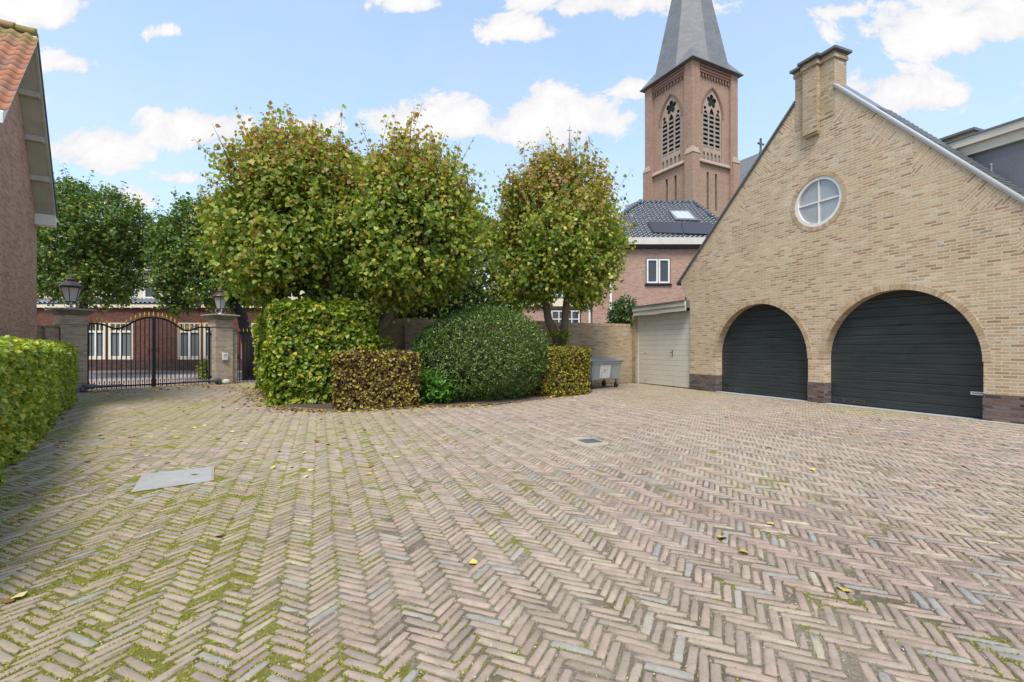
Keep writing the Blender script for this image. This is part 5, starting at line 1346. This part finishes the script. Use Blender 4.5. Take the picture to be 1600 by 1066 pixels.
b = MB(); b.tube([(q[0], y0 + .3, zN - .1), (q[0], y0 + .3, zN + .5)], [.22, .12], 8); b.box(q[0] - .1, q[0] + .1, y0 + .2, y0 + .4, zN + .5, zN + 1.75); b.box(q[0] - .48, q[0] + .48, y0 + .22, y0 + .38, zN + 1.0, zN + 1.22)
for (dx, dz) in ((-.48, 1.11), (.48, 1.11), (0, 1.75)): b.lathe([(.02, -.16), (.16, 0), (.02, .16)], 8, (q[0] + dx, y0 + .3, zN + dz))
b.build('cross', M['lead'], chh)

# slender spire far behind the right lime tree
YF = 75.0; fc_ = W(890, 260, YF)
fl = thing('fleche', 'slender dark needle spire peeping out above the rounded right lime tree', 'spire', (fc_.x, fc_.y, 0))
zt_ = CAMH + (HY - 212)/F*YF; zb_ = CAMH + (HY - 262)/F*YF
b = MB(); b.lathe([(1.1, 0), (1.0, zb_ - 2.2), (.95, zb_ - 2.0), (.62, zb_ - .4), (.5, zb_)], 8); b.build('turret', M['slate'], fl)
b = MB(); b.lathe([(.52, zb_ + .001), (.42, zb_ + 1.2), (.02, zt_)], 8); b.build('needle', M['slate'], fl)
b = MB(); b.tube([(0, 0, zt_ - .3), (0, 0, zt_ + 1.5)], [.07, .04], 6); b.box(-.35, .35, -.03, .03, zt_ + .75, zt_ + .85); b.build('cross', M['lead'], fl)
# pale blocks of the church far behind, low, hidden mostly by trees

# ================================================================== covers, street, bed, leaves
co = thing('inspection_cover', 'grey rectangular steel plate lying in the mossy paving at the left', 'cover', tuple((cover[0] + cover[2])/2))
oc = (cover[0] + cover[2])/2
top = [Vector((q_.x - oc.x, q_.y - oc.y, .012)) for q_ in cover]
M['steel_plate'] = plain('steel_plate', (.40, .39, .365), .6, .1, var=.16, scale=2.5, bump=.15, dirt=(.27, .27, .235))
b = MB(); b.slab(top, .05); pl_ = b.build('plate', M['steel_plate'], co, bevel=.006)
b = MB(); kx = G(304, 743.5); b.lathe([(.02, 0), (.02, .002)], 10, (kx.x - oc.x, kx.y - oc.y, .0125)); b.box(kx.x - oc.x - .035, kx.x - oc.x + .035, kx.y - oc.y - .008, kx.y - oc.y + .008, .0123, .0138); b.build('lifting_hole', M['dark_opening'], co)
b = MB(); big = [Vector(p_) for p_ in grow([(q_.x - oc.x, q_.y - oc.y) for q_ in cover], 1.05)]
b.add([(p_[0], p_[1], .004) for p_ in big] + [(t_.x, t_.y, .004) for t_ in top], [(i, (i + 1) % 4, (i + 1) % 4 + 4, i + 4) for i in range(4)]); b.build('rim', M['sand_cement'], co)
# bricks set on edge round the cover
gb = thing('gully_grate', 'small dark iron drain grate set in pale cement in the middle of the paving', 'drain', (drain.x, drain.y, 0), GA)
b = MB(); b.plate(rect(-.13, .13, -.13, .13), [rect(-.10 + .045*i, -.075 + .045*i, -.10, .10) for i in range(5)], -.008, .012, Matrix(((1, 0, 0, 0), (0, 0, 1, 0), (0, -1, 0, .006), (0, 0, 0, 1)))); b.build('grate', M['lead'], gb)
MB().box(-.125, .125, -.125, .125, -.03, -.012).build('sump', M['dark_opening'], gb)
b = MB(); pts = [(-.30, -.20), (.05, -.30), (.36, -.24), (.30, .12), (.17, .20), (-.20, .17), (-.36, .02)]
b.plate(pts, [rect(-.135, .135, -.135, .135)], -.0, .014, Matrix(((1, 0, 0, 0), (0, 0, 1, 0), (0, -1, 0, .007), (0, 0, 0, 1)))); b.build('cement_surround', M['sand_cement'], gb)

# street beyond the gate
M['street_brick'] = brick('street_brick', [(0, (.30, .22, .20)), (.5, (.40, .30, .28)), (1, (.48, .37, .35))], (.30, .25, .22), bw=.21, rh=.07, ms=.01, stain=.2, bump=.3)
M['pavement_brick'] = brick('pavement_brick', [(0, (.16, .13, .12)), (.5, (.22, .18, .165)), (1, (.28, .235, .22))], (.15, .13, .11), bw=.21, rh=.07, ms=.01, stain=.25, bump=.3)
def box_struct(name, x0, x1, y0, y1, z0, z1, mat): 
    return tag(MB().box(x0, x1, y0, y1, z0, z1).build(name, M[mat]), kind='structure')
poly_sheet('street', [FGATE.w(-14, .32).xy, FGATE.w(GLEN + 3.0, .32).xy, (-6.5, 21.0), (-4, 23.2), (-48, 23.2), (-48, 15)], -.012, M['street_brick'])
box_struct('pavement', -48, 2.0, 23.2, 27.62, -.06, .09, 'pavement_brick')
box_struct('kerb', -48, 2.0, 23.05, 23.199, -.06, .095, 'concrete')

# planting bed
bed = [A_.xy - .05*uG.xy, BE[1].xy, BE[2].xy, BE[3].xy, BE[4].xy, FW.w(10.9, .0).xy, FW.w(.2, 0).xy, B_.xy]
xs = np.arange(-9.5, 4.2, .07); ys = np.arange(10.2, 18.2, .07); X, Y = np.meshgrid(xs, ys); x, y = X.ravel(), Y.ravel()
z = .012 + .05*fbm(x*2.2, y*2.2, 3, 4) + .03*fbm(x*9, y*9, 5, 2) - .02
i = np.arange(len(x)).reshape(len(ys), len(xs)); Fq = np.stack([i[:-1, :-1], i[:-1, 1:], i[1:, 1:], i[1:, :-1]], -1).reshape(-1, 4)
V = np.stack([x, y, z], -1); cc_ = V[Fq].mean(1); Fq = Fq[in_poly(cc_[:, 0], cc_[:, 1], [tuple(p_) for p_ in bed])]
tag(link('flower_bed', np_mesh('flower_bed', V, Fq, True), M['soil']), kind='structure')
b = MB()
for p_, q_ in zip(BE, BE[1:]):
    n_ = int((q_ - p_).length/.205); d_ = (q_ - p_).normalized()
    for k in range(n_):
        a = p_ + d_*(k*.205); e = random.Random(k*7 + int(p_.x*100)).uniform(-.006, .006); b.bar(a + Vector((0, 0, .0 + e)), a + d_*.196 + Vector((0, 0, .0 + e)), .055, .06)
tag(b.build('bed_kerb', M['pavement_brick']), kind='structure')

# litter: uncounted small leaves along the bed and hedge feet
rg_ = np.random.default_rng(99)
LT = np.array([(0, 0, .02), (.40, .22, .12), (.36, .6, -.02), (0, 1.0, .1), (-.36, .6, .08), (-.40, .22, -.01)], float)
def scatter_line(a, c_, n, spread, lo=-.05):
    t_ = rg_.random(n); off = np.abs(rg_.normal(0, spread, n)) + lo
    d_ = (c_ - a); nn = Vector((d_.y, -d_.x, 0)).normalized()
    return np.array(a)[None] + t_[:, None]*np.array(d_)[None] + off[:, None]*np.array(nn)[None]
P = [scatter_line(BE[i], BE[i+1], n_, .22, -.12) for i, n_ in ((0, 210), (1, 150), (2, 170), (3, 80))]
P += [scatter_line(B_, A_, 260, .45, -.1)*np.array([1, 1, 1]), scatter_line(FGATE.w(-.2, -.3), FGATE.w(GLEN + 1.6, -.3), 260, .9, 0)]
P += [scatter_line(LH1, LH0, 240, .30, -.1)*np.array([1, 1, 1])]
P += [scatter_line(FW.w(11.2, -.1), FW.w(12.9, -.1), 90, .10, -.02)]
P += [np.stack([rg_.uniform(-16, -9, 260), rg_.uniform(17, 23, 260), np.zeros(260)], -1)]
P = np.vstack(P); n_ = len(P); P[:, 2] = und(P[:, 0], P[:, 1]) + .008 + .012*rg_.random(n_)
D = rg_.normal(size=(n_, 3)); D[:, 2] *= .12; N = np.tile(UP, (n_, 1)) + .3*rg_.normal(size=(n_, 3))
lf = leaves('leaf_litter', P, D, N, .055 + .05*rg_.random(n_), M['dead_leaf'], None, .9, LT)
tag(lf, kind='stuff', label='loose yellow and brown leaves along the hedge feet and the gate', cat='leaf litter')
# single fallen leaves out on the paving
me0 = leaves('fallen_leaf', np.zeros((1, 3)), np.array([[1., 0, .05]]), np.array([[.05, .1, 1.]]), np.array([1.0]), M['dead_leaf'], None, .9, LT)
proto = me0.data
t = NT('fallen_leaf'); oi = t.n('ShaderNodeObjectInfo')
c = t.ramp(oi.outputs['Random'], [(0, (.16, .07, .03)), (.14, (.30, .14, .05)), (.25, (.50, .36, .07)), (.6, (.62, .50, .14)), (1, (.68, .60, .30))]); p = t.obj()
kk = t.rng(t.noise(p, 9, 4, .6), .3, .7, .75, 1.15); c = t.mix(1.0, c, t.comb(kk, kk, kk), 'MULTIPLY')
proto.materials.clear(); proto.materials.append(t.done(t.princ(c, .75, 0, .15)))
spots = []
rd = random.Random(21)
fixed = [(6, 940), (150, 657), (335, 840), (208, 697), (262, 722), (125, 738), (97, 690), (207, 695), (233, 712), (15, 940), (30, 812), (70, 697), (305, 668), (366, 675), (185, 676), (25, 815), (1275, 735), (1306, 920), (1205, 700), (840, 655), (560, 655)]
for q_ in fixed: spots.append(G(*q_))
while len(spots) < 120:
    px, py = rd.uniform(60, 640), rd.triangular(612, 760, 625)
    g_ = G(px, py)
    if in_poly(np.array([g_.x]), np.array([g_.y]), COURT)[0] and g_.x > -14 and (px - 115)*.9 > 625 - py - 8 + 0: spots.append(g_)
while len(spots) < 124:
    g_ = G(rd.uniform(500, 1500), rd.uniform(645, 900)); spots.append(g_)
for k, g_ in enumerate(spots):
    o = me0 if k == 0 else me0.copy()
    if k: COL.objects.link(o)
    u_ = float(und(np.array([g_.x]), np.array([g_.y]))[0])
    o.location = (g_.x, g_.y, u_ + .006); s_ = rd.uniform(.055, .10); o.scale = (s_, s_, s_); o.rotation_euler = (rd.uniform(-.15, .15), rd.uniform(-.15, .15), rd.uniform(0, 6.3))
    tag(o, 'pale fallen leaf lying loose on the brick paving of the courtyard', 'leaf', 'fallen leaves on the paving')

# moss cushions standing up between the nearest bricks
r = np.random.default_rng(31); n_ = 900000
x, y = r.uniform(-4.6, 5.2, n_), .8 + 4.2*r.random(n_)**1.5
m_ = moss_at(x, y) + .5*(fbm(x*18, y*18, 77, 2) - .5)
def to_joint(x, y):
    u_ = (ca*(x + 1) + sa*(y - 8))/mod; v_ = (-sa*(x + 1) + ca*(y - 8))/mod
    i_, j_ = np.floor(u_), np.floor(v_); t_ = (i_ - j_) % (2*nL); fu, fv = u_ - i_, v_ - j_
    hz_ = t_ < nL; al_ = np.where(hz_, t_ + fu, 2*nL - 1 - t_ + fv); ac_ = np.where(hz_, fv, fu)
    return np.minimum(np.minimum(al_, nL - al_), np.minimum(ac_, 1 - ac_))*mod
jd = to_joint(x, y); inside = in_poly(x, y, COURT) & ~in_poly(x, y, grow(cover, 1.02))
straw = (jd < .0065) & inside & (r.random(n_) < .34)
ok = ((jd < .009) & (m_ > .40) | (m_ > .80)) & inside & (r.random(n_) < .8)
xs_, ys_ = x[straw][:60000], y[straw][:60000]; ns_ = len(xs_)
Ps_ = np.stack([xs_, ys_, und(xs_, ys_) - .008 + .006*r.random(ns_)], -1); Ds_ = r.normal(size=(ns_, 3)); Ds_[:, 2] = np.abs(Ds_[:, 2])*.55
t = NT('joint_straw'); g = t.n('ShaderNodeNewGeometry')
M['joint_straw'] = t.done(t.princ(t.ramp(g.outputs['Random Per Island'], [(0, (.20, .15, .09)), (.4, (.42, .35, .22)), (.75, (.56, .50, .36)), (.88, (.30, .30, .07)), (1, (.40, .40, .10))]), .9, 0, .1))
tag(leaves('joint_litter', Ps_, Ds_, r.normal(size=(ns_, 3)), .005 + .009*r.random(ns_), M['joint_straw'], None, .45), kind='stuff', label='dry grass bits and sand crumbs in the joints of the near paving', cat='litter')
x, y = x[ok][:110000], y[ok][:110000]; n_ = len(x)
P = np.stack([x, y, und(x, y) - .006 + .005*r.random(n_)], -1)
D = np.tile(UP, (n_, 1))*.8 + .75*r.normal(size=(n_, 3)); N = r.normal(size=(n_, 3))
t = NT('moss_blade'); g = t.n('ShaderNodeNewGeometry')
c = t.ramp(g.outputs['Random Per Island'], [(0, (.19, .195, .025)), (.4, (.30, .31, .04)), (.75, (.41, .40, .07)), (1, (.50, .46, .17))])
M['moss_blade'] = t.done(t.princ(c, .9, 0, .1))
mo_ = leaves('moss', P, D, N, .004 + .007*r.random(n_), M['moss_blade'], None, .7)
tag(mo_, kind='stuff', label='bright green moss growing in the joints of the near paving', cat='moss')

SUN_E, SKY_STRENGTH, EXPOSURE = 1.5, .115, 1.37
CLOUD, SKYTINT, HAZE = (3.6, 3.58, 3.55), (.98, 1.12, 1.16), (2.45, 2.95, 3.4)
# ------------------------------------------------------------------ sky, sun, camera
SUN_EL, SUN_AZ = math.radians(58), math.radians(187)             # azimuth clockwise from +Y: behind the camera
w = bpy.data.worlds.new('World'); SC.world = w; w.use_nodes = True
nt = w.node_tree; nt.nodes.clear()
class WT(NT):
    def __init__(s, tree): s.t = tree
T = WT(nt)
sky = T.n('ShaderNodeTexSky'); sky.sky_type = 'NISHITA'; sky.sun_disc = False
sky.sun_elevation = SUN_EL; sky.sun_rotation = SUN_AZ; sky.air_density = 1.0; sky.dust_density = .6; sky.ozone_density = 1.6
tc = T.n('ShaderNodeTexCoord').outputs['Generated']
nx = T.sep(tc)
yy = T.math('MAXIMUM', nx[1], .08)
u, v = T.math('DIVIDE', nx[0], yy), T.math('DIVIDE', nx[2], yy)
uv = T.comb(u, T.math('MULTIPLY', v, 1.25))
wa = T.noise(uv, 2.6, 6, .62, .25); wb = T.noise(uv, 8.5, 11, .66, .5)
wig = T.math('ADD', T.math('MULTIPLY', T.math('SUBTRACT', wa, .5), 1.9), T.math('MULTIPLY', T.math('SUBTRACT', wb, .5), 3.0))
CL = [(25, 15, 110, 42, 1.0), (258, 50, 46, 14, .55), (100, 98, 46, 17, .62), (145, 242, 72, 40, 1.1), (312, 202, 92, 36, 1.0), (285, 279, 38, 12, .7), (195, 315, 62, 20, .55),
      (670, 195, 115, 46, 1.1), (872, 188, 118, 50, 1.1), (808, 45, 62, 26, .95), (935, 5, 150, 32, .95), (985, 138, 52, 22, .9), (1490, 42, 170, 56, 1.1), (1412, 146, 92, 38, 1.0),
      (1325, 20, 50, 16, .7), (640, 5, 66, 22, .8), (480, 195, 70, 30, .8), (1700, 130, 120, 60, 1), (-120, 160, 130, 60, 1), (1750, 330, 150, 50, 1), (600, -120, 300, 60, 1), (1250, -160, 260, 70, 1)]
acc = None
for (cx, cy, rx, ry, k) in CL:
    du = T.math('MULTIPLY', T.math('SUBTRACT', u, (cx - CX)/F), F/rx); dv = T.math('MULTIPLY', T.math('SUBTRACT', v, (HY - cy)/F), F/ry)
    # flat-bottomed: the lower half falls off faster
    dv2 = T.math('MULTIPLY', dv, T.math('MULTIPLY_ADD', T.math('LESS_THAN', dv, 0.0), .35, 1.0))
    e = T.math('SQRT', T.math('ADD', T.math('MULTIPLY', du, du), T.math('MULTIPLY', dv2, dv2)))
    d = T.math('MULTIPLY', T.math('SUBTRACT', 1.15, e), k)
    acc = d if acc is None else T.math('MAXIMUM', acc, d)
dens = T.math('ADD', acc, wig)
mask = T.rng(dens, .0, .38, 0, 1, True)
# thin veil that thickens near the horizon
veil = T.math('MULTIPLY', T.rng(wa, .40, .75, 0, .35), T.rng(v, .05, .8, 1, .4))
mask = T.math('MAXIMUM', mask, veil)
front = T.rng(nx[1], .02, .16)
back = T.rng(T.noise(tc, 2.0, 6, .6), .45, .62, .1, .85)
m2 = T.math('ADD', T.math('MULTIPLY', mask, front), T.math('MULTIPLY', back, T.math('SUBTRACT', 1.0, front)))
hor = T.rng(nx[2], 0.02, .62, .80, .36)
shade = T.rng(T.math('ADD', dens, T.math('MULTIPLY', T.math('SUBTRACT', wb, .5), 1.5)), .0, 1.5, .80, 1.04)
cloud = T.mix(1.0, CLOUD, T.comb(shade, shade, T.math('MULTIPLY_ADD', shade, .8, .2)), 'MULTIPLY')
base = T.mix(1.0, sky.outputs[0], SKYTINT, 'MULTIPLY')
c = T.mix(hor, base, HAZE)
c = T.mix(m2, c, cloud)
bg = T.n('ShaderNodeBackground'); nt.links.new(c, bg.inputs[0]); bg.inputs[1].default_value = SKY_STRENGTH
wo = T.n('ShaderNodeOutputWorld'); nt.links.new(bg.outputs[0], wo.inputs[0])

sd = bpy.data.lights.new('sun', 'SUN'); sd.energy = SUN_E; sd.angle = math.radians(20); sd.color = (1.0, .95, .87)
so_ = bpy.data.objects.new('sun', sd); COL.objects.link(so_)
to_sun = Vector((math.sin(SUN_AZ)*math.cos(SUN_EL), math.cos(SUN_AZ)*math.cos(SUN_EL), math.sin(SUN_EL)))
so_.rotation_euler = to_sun.to_track_quat('Z', 'Y').to_euler(); so_.location = (0, -10, 20)

cd = bpy.data.cameras.new('camera'); cam = bpy.data.objects.new('camera', cd); COL.objects.link(cam); SC.camera = cam
cam.location = (0, 0, CAMH); cam.rotation_euler = (math.pi/2, 0, 0)
cd.sensor_width = 36; cd.lens = F/1600*36; cd.shift_y = (HY - 533)/1600; cd.clip_start = .05; cd.clip_end = 2000
SC.render.engine = 'CYCLES'
SC.view_settings.view_transform = 'Standard'; SC.view_settings.look = 'None'; SC.view_settings.gamma = 1; SC.view_settings.exposure = EXPOSURE
SC.cycles.use_denoising = True
try:
    SC.cycles.denoiser = 'OPENIMAGEDENOISE'; SC.cycles.denoising_input_passes = 'RGB_ALBEDO_NORMAL'; SC.cycles.denoising_prefilter = 'ACCURATE'
except Exception: pass
SC.cycles.max_bounces = 7; SC.cycles.diffuse_bounces = 3; SC.cycles.glossy_bounces = 3; SC.cycles.transmission_bounces = 4; SC.cycles.transparent_max_bounces = 8
SC.cycles.sample_clamp_indirect = 8
SC.cycles.caustics_reflective = False; SC.cycles.caustics_refractive = False
